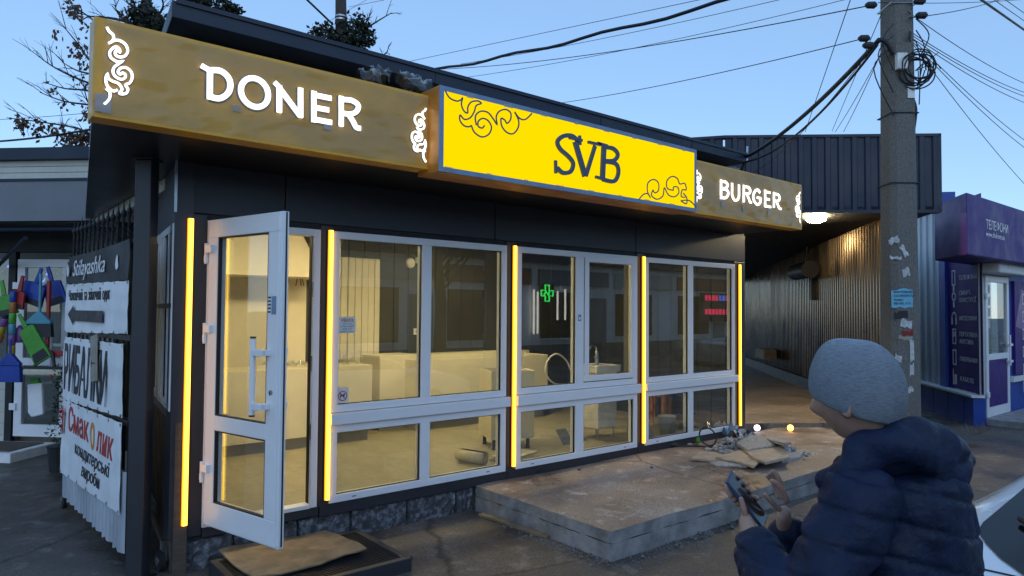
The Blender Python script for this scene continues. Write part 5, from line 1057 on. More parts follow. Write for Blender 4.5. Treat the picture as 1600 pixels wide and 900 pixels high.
for a in ((1397, 375, .09, .05, 'paper', 'torn white paper scrap highest on the pole', .4), (1413, 392, .04, .1, 'paper', 'narrow torn paper strip below the highest scrap', .5), (1400, 403, .1, .025, 'paper', 'thin white paper remnant across the pole', -.1), (1416, 425, .06, .06, 'paper', 'ragged paper patch above the blue notice', .2), (1408, 492, .12, .05, 'ink', 'black smeared paper right below the blue notice', .05), (1416, 505, .1, .06, 'paper', 'white paper remnant under the black smear', -.1), (1419, 520, .09, .04, 'plastic_red', 'red label on a yellowed paper on the pole', .0), (1415, 528, .12, .03, 'cardboard', 'yellowed paper strip under the red label', .0), (1425, 548, .035, .17, 'paper', 'tall white paper strip on the right edge of the pole', .03), (1425, 578, .035, .1, 'paper', 'lower white paper strip on the right edge of the pole', .0), (1404, 560, .06, .06, 'paper', 'torn white corner beside the tall strip', -.25), (1422, 608, .05, .05, 'paper', 'lowest paper scrap on the pole', .3)): notice(*a)
# cables
def cable(p0, p1, r, sag, lb, n=18, group=None, wob=0.):
    P = []; r = r*.62 if r < .009 else r
    for i in range(n+1):
        u = i/n; q = np.array(p0)*(1-u)+np.array(p1)*u; P.append((q[0], q[1], q[2]-sag*4*u*(1-u)+wob*math.sin(u*21)))
    return tag(MB().tube(P, r, 6).build('overhead_cable', 'cable', smooth=True), lb, 'cable', group or 'overhead cables')
tp = lambda x, y: dep(x, y, 5.95)
rb = (6.82, -.28, 3.86)
cable(rb, tp(1374, 62), .022, .1, 'thickest black service cable from the pole down to the kiosk roof corner'); cable((6.84, -.25, 3.80), tp(1371, 70), .012, .2, 'thin black cable hanging just under the thick service cable'); cable((7.3, .5, 3.6), tp(1360, 78), .006, .25, 'thin cable dropping from the pole behind the gold sign')
MB().tube(crom([tuple(tp(1374, 62)), tuple(tp(1384, 66)), QF.p(-.1, .12, float(tp(1384, 84)[2]))], 6), .02, 8).build('cable_elbow', 'cable', PO, smooth=True)
t = thing('roof_bracket', rb, 'steel bracket with cable tangle at the right end of the kiosk roof', 'bracket'); MB().tube([(6.80, -.3, 3.80), (6.83, -.29, 4.0)], .015, 8).build('arm', 'steel', t)
for k2 in range(5): MB().tube(crom([(6.82, -.28, 3.86), (6.75+.05*k2, -.2+.03*k2, 3.66-.03*k2), (6.6+.1*k2, -.1, 3.6)], 5), .008, 6).build('cable_end', 'cable', t)
cable(dep(665, 112, 12), dep(1160, -6, 7.5), .021, .06, 'thick wavy black cable crossing the sky above the yellow sign', wob=.02)
cable(dep(630, 98, 12), dep(1115, -5, 8), .006, .0, 'thin cable highest over the yellow sign'); cable(dep(720, 100, 12), dep(1250, -8, 8), .006, .05, 'thin cable just under the thick wavy cable'); cable(dep(720, 122, 12), dep(1330, -3, 8), .006, .08, 'lower thin cable above the yellow sign')
cable(dep(690, 108, 12), tp(1362, 8), .008, .1, 'cable from behind the roof to the top clamp on the pole'); cable(dep(868, 162, 11), tp(1350, 60), .007, .05, 'cable from the roof ridge to the lower clamp on the pole')
cable(dep(1258, 206, 11), dep(1330, -4, 7), .008, .0, 'steep thin cable left of the pole'); cable(dep(1300, 205, 10), tp(1378, 20), .006, .0, 'thin cable rising from the navy fascia to the pole top'); cable(dep(1305, 206, 9), tp(1374, 88), .006, .02, 'left one of two short cables from the fascia to the pole'); cable(dep(1318, 206, 9), tp(1376, 84), .006, .02, 'right one of two short cables from the fascia to the pole')
ends = [((1418, 18), (1605, 132), 'upper cable leaving the pole to the right'), ((1420, 48), (1605, 146), 'second cable leaving the pole to the right'), ((1420, 52), (1605, 152), 'third cable leaving the pole to the right'), ((1420, 56), (1605, 162), 'fourth cable leaving the pole to the right'), ((1420, 55), (1605, 222), 'steeper cable leaving the pole to the right'), ((1419, 58), (1605, 234), 'cable just below the steeper one on the right'), ((1420, 60), (1605, 292), 'steepest thin cable right of the pole')]
for a, b, lb in ends: cable(tp(*a), dep(*b, 9), .006 if '.'not in lb else .008, .05, lb)
cable(dep(1528, -4, 6), dep(1605, 50, 8), .011, .0, 'thick cable across the top right corner'); cable(dep(1548, -4, 6), dep(1605, 36, 8), .006, 0, 'thin cable in the top right corner'); cable(dep(1566, -4, 6), dep(1605, 24, 8), .006, 0, 'topmost thin cable in the top right corner')
cable(tp(1420, 28), dep(1570, -3, 8), .007, .03, 'cable rising from the pole to the upper right'); cable(tp(1372, 4), dep(1600, -1, 8), .005, .02, 'nearly level cable at the top of the pole')
cable(dep(-5, 221, 14), dep(200, 190, 12), .02, .05, 'thick cable behind the bare branches at the left'); cable(dep(-5, 187, 14), dep(200, 170, 12), .008, .02, 'thin cable behind the bare branches at the left')
cable(dep(477, -3, 13), dep(520, 38, 14), .02, 0, 'cable running down to the ivy-clad trunk'); cable(dep(578, -3, 14), dep(470, 58, 12), .006, 0, 'thin diagonal cable left of the ivy-clad trunk'); cable(dep(545, 11, 14), dep(600, 0, 10), .006, 0, 'thin cable right of the ivy-clad trunk')
for i, (x_, y_) in enumerate(((1361, 8), (1437, 2), (1440, 24), (1350, 60), (1357, 71))):
    c = tp(x_, y_); MB().lathe(c, RT, [(.012, -.05), (.028, -.03), (.03, .03), (.012, .05)], 10).build('clamp', 'cable', PO)
for i in range(6): MB().tube(crom([QF.p(-.1 if i % 2 else .1, .12, 4.35-.05*i), QF.p((-.18 if i % 2 else .2)-.02*i, .14, 4.2-.06*i), QF.p(-.1 if i % 2 else .12, .12, 4.0-.1*i)], 5), .005, 6).build('drip_loop', 'cable', PO)
# ================================================================== TREES
def twig(m, lf, P, r0, r1, g, ntw=5, ln=.5, leaves=0, lsz=.06):
    Q = crom(P, 5); n = len(Q); m.tube([tuple(q) for q in Q], [r0+(r1-r0)*i/(n-1) for i in range(n)], 5)
    for k2 in range(ntw):
        i = int(n*(.25+.72*g.random())); i = min(i, n-2); q = Q[i]; d = (Q[i+1]-Q[i]); d = d/np.linalg.norm(d); side = np.array([g.gauss(0, 1), g.gauss(0, 1), g.gauss(.5, .8)]); e = d*.9+.7*side/np.linalg.norm(side); e /= np.linalg.norm(e); l_ = ln*g.uniform(.35, 1)
        m.tube([tuple(q), tuple(q+e*l_*.55+np.array([0, 0, .02])), tuple(q+e*l_)], [r1*1.1, r1*.8, r1*.4], 4)
        for z in range(2):
            e2 = e+.8*np.array([g.gauss(0, .5), g.gauss(0, .5), g.gauss(0, .5)]); q2 = q+e*l_*g.uniform(.3, .8); m.tube([tuple(q2), tuple(q2+e2*l_*.3)], [r1*.6, r1*.3], 3)
    for k2 in range(leaves):
        i = int(n*(.1+.9*g.random())); q = Q[min(i, n-1)]
        cl = g.randrange(8, 20); c = q+np.array([g.gauss(0, .06), g.gauss(0, .06), -.1*g.random()])
        for z in range(cl):
            o_ = c+np.array([g.gauss(0, .055), g.gauss(0, .055), g.gauss(-.03, .07)]); a = np.array([g.gauss(0, 1), g.gauss(0, 1), -1.2]); a = a/np.linalg.norm(a)*lsz*g.uniform(.7, 1.5); b = np.cross(a, [g.gauss(0, 1), g.gauss(0, 1), .2]); b = b/np.linalg.norm(b)*lsz*.35; lf.add([o_, o_+a*.5+b, o_+a, o_+a*.5-b], [(0, 1, 2, 3)])
g = random.Random(44)
tr = thing('bare_tree', (dep(215, 300, 13.5)[0], dep(215, 300, 13.5)[1], GZ), 'bare tree with clinging brown seed clusters behind the gold DONER sign', 'tree')
tb = dep(215, 400, 13.5); m = MB(); m.tube(crom([(tb[0], tb[1], GZ-.1), (tb[0]+.1, tb[1], 2.), (tb[0]-.05, tb[1]+.1, 4.), tuple(dep(222, 60, 13.5)), tuple(dep(235, -30, 13.5))], 6), [.26-.008*i for i in range(25)], 10); m.build('trunk', 'bark', tr, smooth=True)
m = MB(); lf = MB()
B = [([(215, 190), (160, 214), (120, 200), (60, 190), (10, 184)], 9, 26), ([(210, 215), (150, 210), (110, 222), (95, 190)], 7, 16), ([(215, 150), (140, 130), (90, 108), (60, 88)], 8, 1), ([(218, 160), (140, 142), (100, 138), (68, 128)], 8, 1), ([(215, 175), (150, 165), (100, 158), (62, 144)], 8, 1), ([(218, 140), (150, 118), (120, 110), (97, 97)], 5, 3), ([(222, 110), (150, 100), (125, 72), (100, 42)], 7, 9), ([(222, 70), (160, 40), (130, 20), (103, 0)], 6, 8), ([(225, 40), (170, 28), (140, 26), (128, 32)], 5, 3), ([(225, 200), (170, 190), (140, 165), (128, 120)], 6, 10), ([(222, 60), (200, 35), (185, 22), (180, 10)], 6, 1), ([(230, 20), (205, 8), (198, 0), (205, -20)], 6, 1), ([(225, 60), (250, 20), (255, 5), (250, -15)], 6, 0), ([(215, 225), (160, 225), (130, 215), (90, 212)], 7, 9)]
for i, (P, nt_, lv) in enumerate(B): twig(m, lf, [dep(x_, y_, 13.5-.12*((i*7) % 9)+.25*k2*(1 if i % 2 else -1)) for k2, (x_, y_) in enumerate(P)], .028, .007, g, nt_, .55, lv, .085)
m.build('branches', 'bark', tr, fix=False); lf.build('crown', 'dry_leaf', tr, fix=False)
def ivy(c, rx, ry, rz, n_, m, g):
    for k2 in range(n_):
        a, b = g.uniform(0, 6.283), math.acos(g.uniform(-1, 1)); r = (.35+.65*g.random()**.5)*(1+.2*math.sin(3*a)+.15*math.sin(5*b)); o_ = np.array([c[0]+rx*r*math.cos(a)*math.sin(b), c[1]+ry*r*math.sin(a)*math.sin(b), c[2]+rz*r*math.cos(b)])
        d = np.array([g.gauss(0, 1), g.gauss(0, 1), g.gauss(-.3, 1)]); d = d/np.linalg.norm(d)*g.uniform(.05, .11); e = np.cross(d, [g.gauss(0, 1), .4, g.gauss(0, 1)]); e = e/np.linalg.norm(e)*.03; m.add([o_, o_+d*.5+e, o_+d, o_+d*.5-e], [(0, 1, 2, 3)])
m = MB()
for (x_, y_, rx, rz, n_) in ((225, 28, .34, .3, 900), (250, 40, .28, .22, 500), (240, 45, .4, .15, 400)): ivy(dep(x_, y_, 13.2), rx, rx, rz, n_, m, g)
m.build('ivy_growth', 'ivy', tr, fix=False)
t2 = thing('ivy_clad_tree', (dep(536, 300, 14)[0], dep(536, 300, 14)[1], GZ), 'straight trunk with a round ivy clump rising behind the kiosk roof', 'tree')
b0_ = dep(534, 300, 14); m = MB(); m.tube([(b0_[0], b0_[1], GZ-.1), tuple(dep(534, 150, 14)), tuple(dep(533, 40, 14)), tuple(dep(532, -60, 14))], [.2, .16, .115, .1], 10); m.build('trunk', 'bark', t2, smooth=True)
for y_ in (28, 33): MB().lathe(dep(533, y_, 14), (0, 0, 1), [(.125, 0), (.125, .03)], 14).build('wire_band', 'steel', t2)
m = MB(); lf = MB()
for P in ([(534, 60), (570, 45), (595, 30), (612, 20)], [(534, 70), (560, 50), (575, 30), (578, 20)], [(534, 60), (500, 45), (490, 50), (482, 62)], [(534, 85), (590, 90), (600, 85), (606, 80)]): twig(m, lf, [dep(x_, y_, 14) for x_, y_ in P], .025, .008, g, 5, .35, 0)
m.build('branches', 'bark', t2, fix=False); m = MB()
for (x_, y_, rx, rz, n_) in ((505, 55, .28, .22, 420), (555, 48, .38, .3, 700), (570, 58, .25, .25, 250), (545, 68, .35, .15, 350), (520, 60, .2, .2, 250)): ivy(dep(x_, y_, 14), rx, rx, rz, n_, m, g)
m.build('crown', 'ivy', t2, fix=False)
t3 = thing('roof_edge_tree', (dep(330, 300, 15)[0], dep(330, 300, 15)[1], GZ), 'dark ivy-covered crown peeking over the kiosk roof near its left corner', 'tree'); m = MB(); q = dep(330, 300, 15); m.tube([(q[0], q[1], GZ-.1), tuple(dep(318, -10, 15))], [.2, .1], 8); m.build('trunk', 'bark', t3)
m = MB()
for (x_, y_, rx, rz, n_) in ((312, 2, .3, .2, 500), (345, 8, .28, .2, 400), (365, 15, .2, .12, 200), (300, -15, .4, .3, 400)): ivy(dep(x_, y_, 15), rx, rx, rz, n_, m, g)
m.build('crown', 'ivy', t3, fix=False)
# ================================================================== WHITE COUPE AND THE STREET BEHIND THE PHOTOGRAPHER
def make_car(x0, yc, lb, paint='car_white'):
    t = thing('parked_car', (x0+2.4, yc, GZ), lb, 'car', 'parked cars')
    xs = [.0, .03, .12, .32, .77, 1.22, 1.72, 2.22, 2.62, 2.95, 3.35, 3.65, 4.2, 4.65, 4.84, 4.9]
    zt = [.60, .73, .83, .862, .878, .925, .99, 1.065, 1.115, 1.12, 1.03, .87, .81, .70, .60, .48]; zs = [.56, .70, .80, .835, .85, .85, .845, .84, .83, .825, .815, .805, .75, .65, .56, .45]
    wg = [.78, .8, .82, .82, .80, .76, .72, .69, .68, .68, .70, .76, .8, .8, .78, .75]; ww = [.70, .78, .83, .865, .875, .875, .875, .875, .875, .875, .875, .87, .86, .80, .72, .62]
    XX = np.linspace(0, 4.9, 70); f = lambda a, x: float(np.interp(x, xs, a))
    def top(x, y):
        w_, g_ = f(ww, x), f(wg, x)*.875; a = abs(y)
        if a <= g_: return f(zt, x)-.02*(a/g_)**2
        u = min(1, (a-g_)/max(1e-3, w_*.97-g_)); return (f(zt, x)-.02)*(1-u)+f(zs, x)*u
    def sec(x):
        w_ = f(ww, x); P = [(w_*.9, .1), (w_, .2), (w_*1.005, .42), (w_*.995, f(zs, x)-.08)]
        for k2 in range(9): a = .97*w_*(1-k2/8); P.append((a, top(x, a)))
        P = P+[(-a, z) for a, z in P[-2::-1]]; return P
    m = MB(); V = []; q = len(sec(1))
    for x in XX: V += [(x0+x, yc+a, z) for a, z in sec(x)]
    m.add(V, [(i*q+j, (i+1)*q+j, (i+1)*q+j+1, i*q+j+1) for i in range(len(XX)-1) for j in range(q-1)]+[tuple(range(q)), tuple((len(XX)-1)*q+j for j in range(q))])
    b = m.build('body', paint, t, smooth=True); es = b.modifiers.new('edge', 'EDGE_SPLIT'); es.split_angle = R(50)
    def patch(name, xa, xb, yf, mt, dz=.006, n_=14):
        m = MB(); V = []
        for i in range(n_+1):
            x = xa+(xb-xa)*i/n_
            for j in range(n_+1): y = (j/n_*2-1)*yf(x, i/n_); V.append((x0+x, yc+y, top(x, y)+dz))
        m.add(V, [(i*(n_+1)+j, (i+1)*(n_+1)+j, (i+1)*(n_+1)+j+1, i*(n_+1)+j+1) for i in range(n_) for j in range(n_)]); return m.build(name, mt, t, smooth=True, fix=False)
    patch("rear_window", .66, 2.3, lambda x, u: .635*min(1, (u*3.2+.02)**.42)*(1-.08*u), 'car_glass'); patch('windshield', 2.98, 3.62, lambda x, u: .58*(1+.12*u), 'car_glass')
    patch('roof_panel', 2.32, 2.94, lambda x, u: .58, paint, .004)
    for s_ in (-1, 1):
        m = MB(); V = []; n_ = 12
        for i in range(n_+1):
            x = 2.35+1.15*i/n_; w_, g_ = f(ww, x), f(wg, x)*.875
            for v in (.18, .85): a = (w_*.97)*(1-v)+g_*v; V.append((x0+x, yc+s_*(a+.006), top(x, a)+.004))
        m.add(V, [(2*i, 2*i+2, 2*i+3, 2*i+1) for i in range(n_)]); m.build('side_window', 'car_glass', t, fix=False)
        for xw in (.85, 3.95):
            c = Vector((x0+xw, yc+s_*.80, GZ+.31)); wl = MB().lathe(c-Vector((0, .1*s_, 0)), (0, s_, 0), [(.25, 0), (.31, .01), (.31, .19), (.24, .2)], 28).build('wheel', 'tyre', t, smooth=False); MB().lathe(c+Vector((0, .1*s_, 0)), (0, s_, 0), [(.23, -.02), (.22, .006), (.06, .012)], 24).build('rim', 'steel', wl)
        MB().box(x0+4.78, x0+4.86, -(yc+s_*.5)-.13, -(yc+s_*.5)+.13, .48, .58).build('headlight', 'white_plastic', t, bevel=.02); MB().box(x0-.005, x0+.06, -(yc+s_*.52)-.14, -(yc+s_*.52)+.14, .5, .6).build('tail_light', 'plastic_red', t, bevel=.02)
        MB().rock((x0+3.72, yc+s_*.95, .80), .09, .1, .06, 1, 2).build('mirror', paint, t, smooth=True)
    m = MB(); m.tube(crom([(x0+.98, yc+.1, top(.98, .1)+.02), (x0+1.1, yc+.3, top(1.1, .3)+.025), (x0+1.3, yc+.5, top(1.3, .5)+.025)], 5), .012, 6); m.build('wiper', 'rubber', t)
    m = MB(); m.tube([(x0+.76, yc+y, top(.76, y)+.002) for y in np.linspace(-.78, .78, 20)], .004, 5); m.build('boot_gap', 'rubber', t)
    return t
car = make_car(.82, -4.95, 'white low coupe parked at the bottom right behind the man')
def car_copy(x, y, rz, lb, paint=None):
    c = copy_tree(car); c.location = (x, y, GZ); c.rotation_euler = (0, 0, rz); c['label'] = lb
    if paint:
        for ch in [q for q in bpy.data.objects if q.parent == c and q.name.startswith(('body', 'roof_panel', 'mirror'))]: ch.data = ch.data.copy(); ch.data.materials[0] = MT[paint]
car_copy(17.2, -7.4, R(140), 'white car across the street seen only mirrored in the third window')
car_copy(15.2, -11.6, R(95), 'grey car across the street mirrored in the second window', 'car_grey'); car_copy(18.6, -11.8, R(85), 'white car across the street mirrored beside the opening sash')
OS = thing('opposite_shops', (12, -15, GZ), 'long pale shop row across the street mirrored in the windows', 'building')
OY = 14.; MB().box(-8, 42, OY, OY+6, GZ, 3.6).build('wall', 'plaster', OS); MB().box(-8.2, 42.2, OY-.35, OY+6.2, 3.6, 3.95).build('roof', 'roof_metal', OS)
MB().box(-8, 42, OY-.06, OY-.002, GZ, .5).build('plinth', 'concrete_dark', OS)
for i in range(11):
    x = -5+i*4.2; d = MB().box(x, x+2.3, OY-.05, OY-.003, .75, 2.5).build('window', 'car_glass', OS); MB().box(x-.06, x+2.36, OY-.09, OY-.052, .66, .75).build('sill', 'white_paint', d); MB().box(x+2.7, x+3.6, OY-.05, OY-.003, GZ, 2.3).build('door', 'grey_panel' if i % 2 else 'pvc', OS)
    MB().box(x-.1, x+3.7, OY-.1, OY-.003, 2.75, 3.35).build('shop_board', ['siding_cream', 'brick_red', 'grey_panel'][i % 3], OS)
def mir(px, py): q = onY(px, py, OY-.2); return float(q[0]), float(q[2])
cx, cz = mir(857, 458); t = thing('pharmacy_cross', (cx, -OY+.2, cz), 'green neon pharmacy cross mirrored in the second window', 'sign'); OFr = Fr((0, -OY+.2), (-1, 0))
ofr = Fr((0, -OY+.15), (1, 0)); e = .1
pl = [(-1, 1), (-1, 3), (1, 3), (1, 1), (3, 1), (3, -1), (1, -1), (1, -3), (-1, -3), (-1, -1), (-3, -1), (-3, 1)]
MB().ribbon([(cx+a*e, cz+b*e) for a, b in pl], .035, -.06, -.02, ofr, closed=True).build('neon_tube', 'neon_green', t); MB().ribbon([(cx-.16, cz-.07), (cx-.06, cz+.07), (cx+.06, cz-.07), (cx+.13, cz+.1)], .035, -.06, -.02, ofr).build('neon_tube', 'neon_green', t); MB().box(cx-.36, cx+.36, -.02, .0, cz-.36, cz+.36, ofr).build('board', 'rubber', t)
for px, y0_, y1_, lb in ((836, 452, 522, 'leftmost vertical white neon tube mirrored beside the green cross'), (842, 456, 521, 'second vertical white neon tube mirrored beside the green cross'), (873, 455, 500, 'third vertical white neon tube mirrored beside the green cross'), (885, 452, 500, 'rightmost vertical white neon tube mirrored beside the green cross')):
    x, za = mir(px, y0_); _, zb_ = mir(px, y1_); tag(MB().tube([(x, -OY+.2, za), (x, -OY+.2, zb_)], .035, 8).build('neon_tube_light', 'neon_white'), lb, 'light', 'white neon tubes across the street')
x, z_ = mir(1122, 470); t = thing('led_ticker', (x, -OY+.2, z_), 'red and blue LED ticker sign mirrored in the third window', 'sign'); x1_, z1_ = mir(1140, 486)
MB().box(x-1.3, x+1.6, -.15, -.0, z1_-.5, z_+.35, ofr).build('board', 'rubber', t)
gg = random.Random(4)
for r_ in range(2):
    for k2 in range(9): MB().box(x-1.1+k2*.28, x-1.1+k2*.28+gg.uniform(.1, .22), -.2, -.152, z_-.65*r_, z_+.25-.65*r_, ofr).build('led_block', 'neon_blue' if (r_ == 0 and 3 < k2 < 6) else 'neon_red', t)
tr4 = thing('street_tree', (9.5, -11, GZ), 'bare street tree across the road mirrored high in the first window', 'tree'); m = MB(); lf = MB(); g = random.Random(3)
mt_ = MB(); mt_.tube([(9.5, -11, GZ-.1), (9.55, -11, 2), (9.4, -11.1, 4)], [.2, .16, .12], 8); mt_.build('trunk', 'bark', tr4)
for k2 in range(16):
    a = g.uniform(0, 6.28); h = g.uniform(2.2, 4); r = g.uniform(1.2, 2.4); P = [(9.45, -11.05, h), (9.45+r*.4*math.cos(a), -11.05+r*.4*math.sin(a), h+.8), (9.45+r*math.cos(a), -11.05+r*math.sin(a), h+g.uniform(1.4, 3))]; twig(m, lf, [np.array(p) for p in P], .05, .012, g, 8, 1.0, 0)
m.build('crown', 'bark', tr4, fix=False)
# ================================================================== THE MAN WITH THE PHONE
HF = np.array([FW[0], FW[1], 0]); HF /= np.linalg.norm(HF); HR = np.array([RT[0], RT[1], 0]); HR /= np.linalg.norm(HR); C0 = np.array([CAM[0], CAM[1], 0])
def cw(a, b, z): return tuple(C0+HR*a+HF*b+np.array([0, 0, z]))
def skinmesh(V, rad, E, root=0, sub=2):
    me = bpy.data.meshes.new('sk'); me.from_pydata([tuple(v) for v in V], E, []); o = bpy.data.objects.new('sk', me); sc.collection.objects.link(o)
    md = o.modifiers.new('s', 'SKIN'); md.use_smooth_shade = True
    for i, r in enumerate(rad): me.skin_vertices[0].data[i].radius = r if isinstance(r, tuple) else (r, r)
    me.skin_vertices[0].data[root].use_root = True
    ss = o.modifiers.new('ss', 'SUBSURF'); ss.levels = sub; ss.render_levels = sub
    ev = bpy.data.meshes.new_from_object(o.evaluated_get(bpy.context.evaluated_depsgraph_get())); VV = [v.co.copy() for v in ev.vertices]; NN = [v.normal.copy() for v in ev.vertices]; FF = [tuple(p.vertices) for p in ev.polygons]
    bpy.data.objects.remove(o); return VV, NN, FF
FA = (-.64, .77); LA_ = (-.77, -.64)                     # his facing direction and his left, in (right, depth)
def off(p, f=0., l=0., z=0.): return (p[0]+FA[0]*f+LA_[0]*l, p[1]+FA[1]*f+LA_[1]*l, p[2]+z)
feet = (1.06, 1.74, GZ); nk = (.965, 1.80, 1.43); hd_ = (.885, 1.785, 1.592)
MAN = thing('person', cw(*feet), 'man in grey knit hat and dark navy padded jacket looking down at a phone', 'person')
pel = (1.05, 1.76, .86); ch = (1.02, 1.78, 1.18)
shL, shR = off((.985, 1.80, 1.35), 0, .185), off((.985, 1.80, 1.35), 0, -.185)
elL, wrL = (.66, 1.60, 1.085), (.625, 1.80, 1.205)
elR, wrR = (1.0, 2.20, 1.09), (.795, 2.02, 1.165)
hipL, hipR = off(pel, 0, .1, -.04), off(pel, 0, -.1, -.04); knL, knR = off(hipL, .03, .02, -.40), off(hipR, .02, -.02, -.40); anL, anR = off(knL, -.03, .02, -.42), off(knR, -.02, -.02, -.42)
V = [pel, ch, nk, hd_, shL, elL, wrL, shR, elR, wrR, hipL, knL, anL, hipR, knR, anR]; rad = [.10, .10, .052, .07, .05, .036, .028, .05, .036, .028, .085, .058, .042, .085, .058, .042]
E_ = [(0, 1), (1, 2), (2, 3), (1, 4), (4, 5), (5, 6), (1, 7), (7, 8), (8, 9), (0, 10), (10, 11), (11, 12), (0, 13), (13, 14), (14, 15)]
bv, bn, bf = skinmesh([cw(*v) for v in V], rad, E_); body = MB(); body.add(bv, bf)
# head: a shaped sphere with brow, nose, mouth, chin and ears
fd = Vector(np.array(cw(FA[0], FA[1], 0))-C0).normalized(); ld_ = Vector(np.array(cw(LA_[0], LA_[1], 0))-C0).normalized(); tl = .30
fd2 = (fd*math.cos(tl)-Vector((0, 0, 1))*math.sin(tl)); ud2 = (Vector((0, 0, 1))*math.cos(tl)+fd*math.sin(tl)); HC = Vector(cw(*hd_))
bm = bmesh.new(); bmesh.ops.create_uvsphere(bm, u_segments=48, v_segments=36, radius=1); HV = []
def bumpf(x, y, z, cx, cy, cz, s): return math.exp(-((x-cx)**2+(y-cy)**2+(z-cz)**2)/(s*s))
for v in bm.verts:
    x, y, z = v.co.x, v.co.y, v.co.z                    # x forward, y left, z up
    fx = .098*x*(1-.12*max(0, -z)); ly = .076*y*(1-.28*max(0, -z)**1.5); uz = .122*z
    fx += .028*bumpf(x, y, z, .98, 0, -.12, .2)+.012*bumpf(x, y, z, .95, 0, .12, .25)+.014*bumpf(x, y, z, .72, 0, -.78, .28)+.008*bumpf(x, y, z, .88, 0, -.45, .18)
    for s_ in (-1, 1): fx -= .014*bumpf(x, y, z, .88, .38*s_, .1, .2); ly += s_*.006*bumpf(x, y, z, .6, .7*s_, -.15, .3)
    HV.append(HC+fd2*fx+ld_*ly+ud2*uz)
body.add(HV, [tuple(q.index for q in fc.verts) for fc in bm.faces]); bm.free()
for s_ in (-1, 1):                                      # ears
    ec = HC+ld_*(.076*s_)+fd2*.0-ud2*.022; P = [ec+fd2*(.018*math.cos(a)-.006)+ud2*(.032*math.sin(a))+ld_*(s_*(.012+.006*math.cos(a+2.6))) for a in [2*math.pi*i/14 for i in range(14)]]; n_ = len(P); Q = [ec+ld_*(s_*.004)+(p-ec)*.55 for p in P]
    body.add(P+Q+[ec], [(i, (i+1) % n_, (i+1) % n_+n_, i+n_) for i in range(n_)]+[(i+n_, (i+1) % n_+n_, 2*n_) for i in range(n_)]+[((i+1) % n_, i, 2*n_) for i in range(n_)])
# phone frame
PCn = Vector(cw(.645, 1.905, 1.292)); hx = Vector(HR); hy = Vector(HF); zz = Vector((0, 0, 1))
pl_ = (hx*-.60+hy*.12+zz*.78).normalized(); pn = (hx*.62-hy*.50+zz*.6); pn = (pn-pl_*pn.dot(pl_)).normalized(); pw_ = pl_.cross(pn)
def ppt(l, w_, n): return PCn+pl_*l+pw_*w_+pn*n
def hand(wrist, palm, chains, r=.0078):
    VV = [Vector(wrist), Vector(wrist)*.4+Vector(palm)*.6, Vector(palm)]; RR = [.027, (.022, .034), (.019, .038)]; EE = [(0, 1), (1, 2)]
    v_, n_, f_ = skinmesh(VV, RR, EE, 0, 2); body.add(v_, f_)
    for c_ in chains: P = [Vector(palm)*.35+Vector(c_[0])*.65]+[Vector(p) for p in c_]; k2 = len(P); v_, n_, f_ = skinmesh(P, [r*1.25]+[r*1.1]*(k2-2)+[r*.8], [(i, i+1) for i in range(k2-1)], 0, 2); body.add(v_, f_)
sg_ = 1 if (Vector(cw(*wrL))-PCn).dot(pw_) > 0 else -1
# left hand cradles the phone from behind: four fingers come round one edge, the thumb lies along the other
palmL = ppt(-.035, .012*sg_, -.034)
fing = [[ppt(.045-.021*i, -.02*sg_, -.036), ppt(.052-.022*i, -.052*sg_, -.02), ppt(.05-.022*i-.003*i, -.046*sg_, .008), ppt(.046-.022*i, -.034*sg_, .013)] for i in range(4)]
thumb = [[ppt(-.035, .035*sg_, -.02), ppt(-.005, .048*sg_, -.002), ppt(.028, .043*sg_, .011)]]
hand(cw(*wrL), palmL, fing+thumb)
# right hand hovers over the screen: index and thumb reach out, the others curl
pr_ = Vector(cw(.775, 1.985, 1.245)); tipd = (ppt(.02, 0, .04)-pr_)
fr1 = [pr_+zz*.034-hy*.03, pr_+zz*.062-hy*.034-hx*.014, pr_+zz*.082-hy*.036-hx*.034, pr_+zz*.09-hy*.037-hx*.05]
oth = [[pr_+zz*(.04-.003*i)+hy*(.021*i-.009)-hx*.002, pr_+zz*(.074-.006*i)+hy*(.022*i-.01)-hx*.01, pr_+zz*(.098-.01*i)+hy*(.022*i-.01)-hx*.022, pr_+zz*(.112-.012*i)+hy*(.021*i-.01)-hx*.036] for i in range(3)]
th2 = [[pr_-hx*.02-hy*.02+zz*.005, pr_-hx*.045-hy*.03+zz*.03, pr_-hx*.065-hy*.03+zz*.052]]
hand(cw(*wrR), pr_, [fr1]+oth+th2)
body.build('body', 'skin', MAN, smooth=True)
# jacket: padded, quilted shell over torso, arms and hood, grown as one surface from overlapping volumes
def volume(name, balls, voxel, mt, disp, smooth=10):
    bm = bmesh.new()
    for c, r in balls:
        ra, rb_, rc = r if isinstance(r, tuple) else (r, r, r); g_ = bmesh.ops.create_icosphere(bm, subdivisions=3, radius=1)
        for v in g_['verts']: q = v.co.copy(); v.co = Vector(c)+fd*(q.x*ra)+ld_*(q.y*rb_)+Vector((0, 0, 1))*(q.z*rc)
    me = bpy.data.meshes.new('vol'); bm.to_mesh(me); bm.free(); o = bpy.data.objects.new('vol', me); sc.collection.objects.link(o)
    rm = o.modifiers.new('r', 'REMESH'); rm.mode = 'VOXEL'; rm.voxel_size = voxel; sm = o.modifiers.new('s', 'SMOOTH'); sm.factor = .5; sm.iterations = smooth
    ev = bpy.data.meshes.new_from_object(o.evaluated_get(bpy.context.evaluated_depsgraph_get())); bpy.data.objects.remove(o)
    nn = [v.normal.copy() for v in ev.vertices]
    for v, n_ in zip(ev.vertices, nn): v.co = v.co+n_*disp(v.co)
    ev.name = name; return finish(name, ev, mt, MAN, smooth=True)
def lerp(a, b, u): return tuple(np.array(a)*(1-u)+np.array(b)*u)
B = []
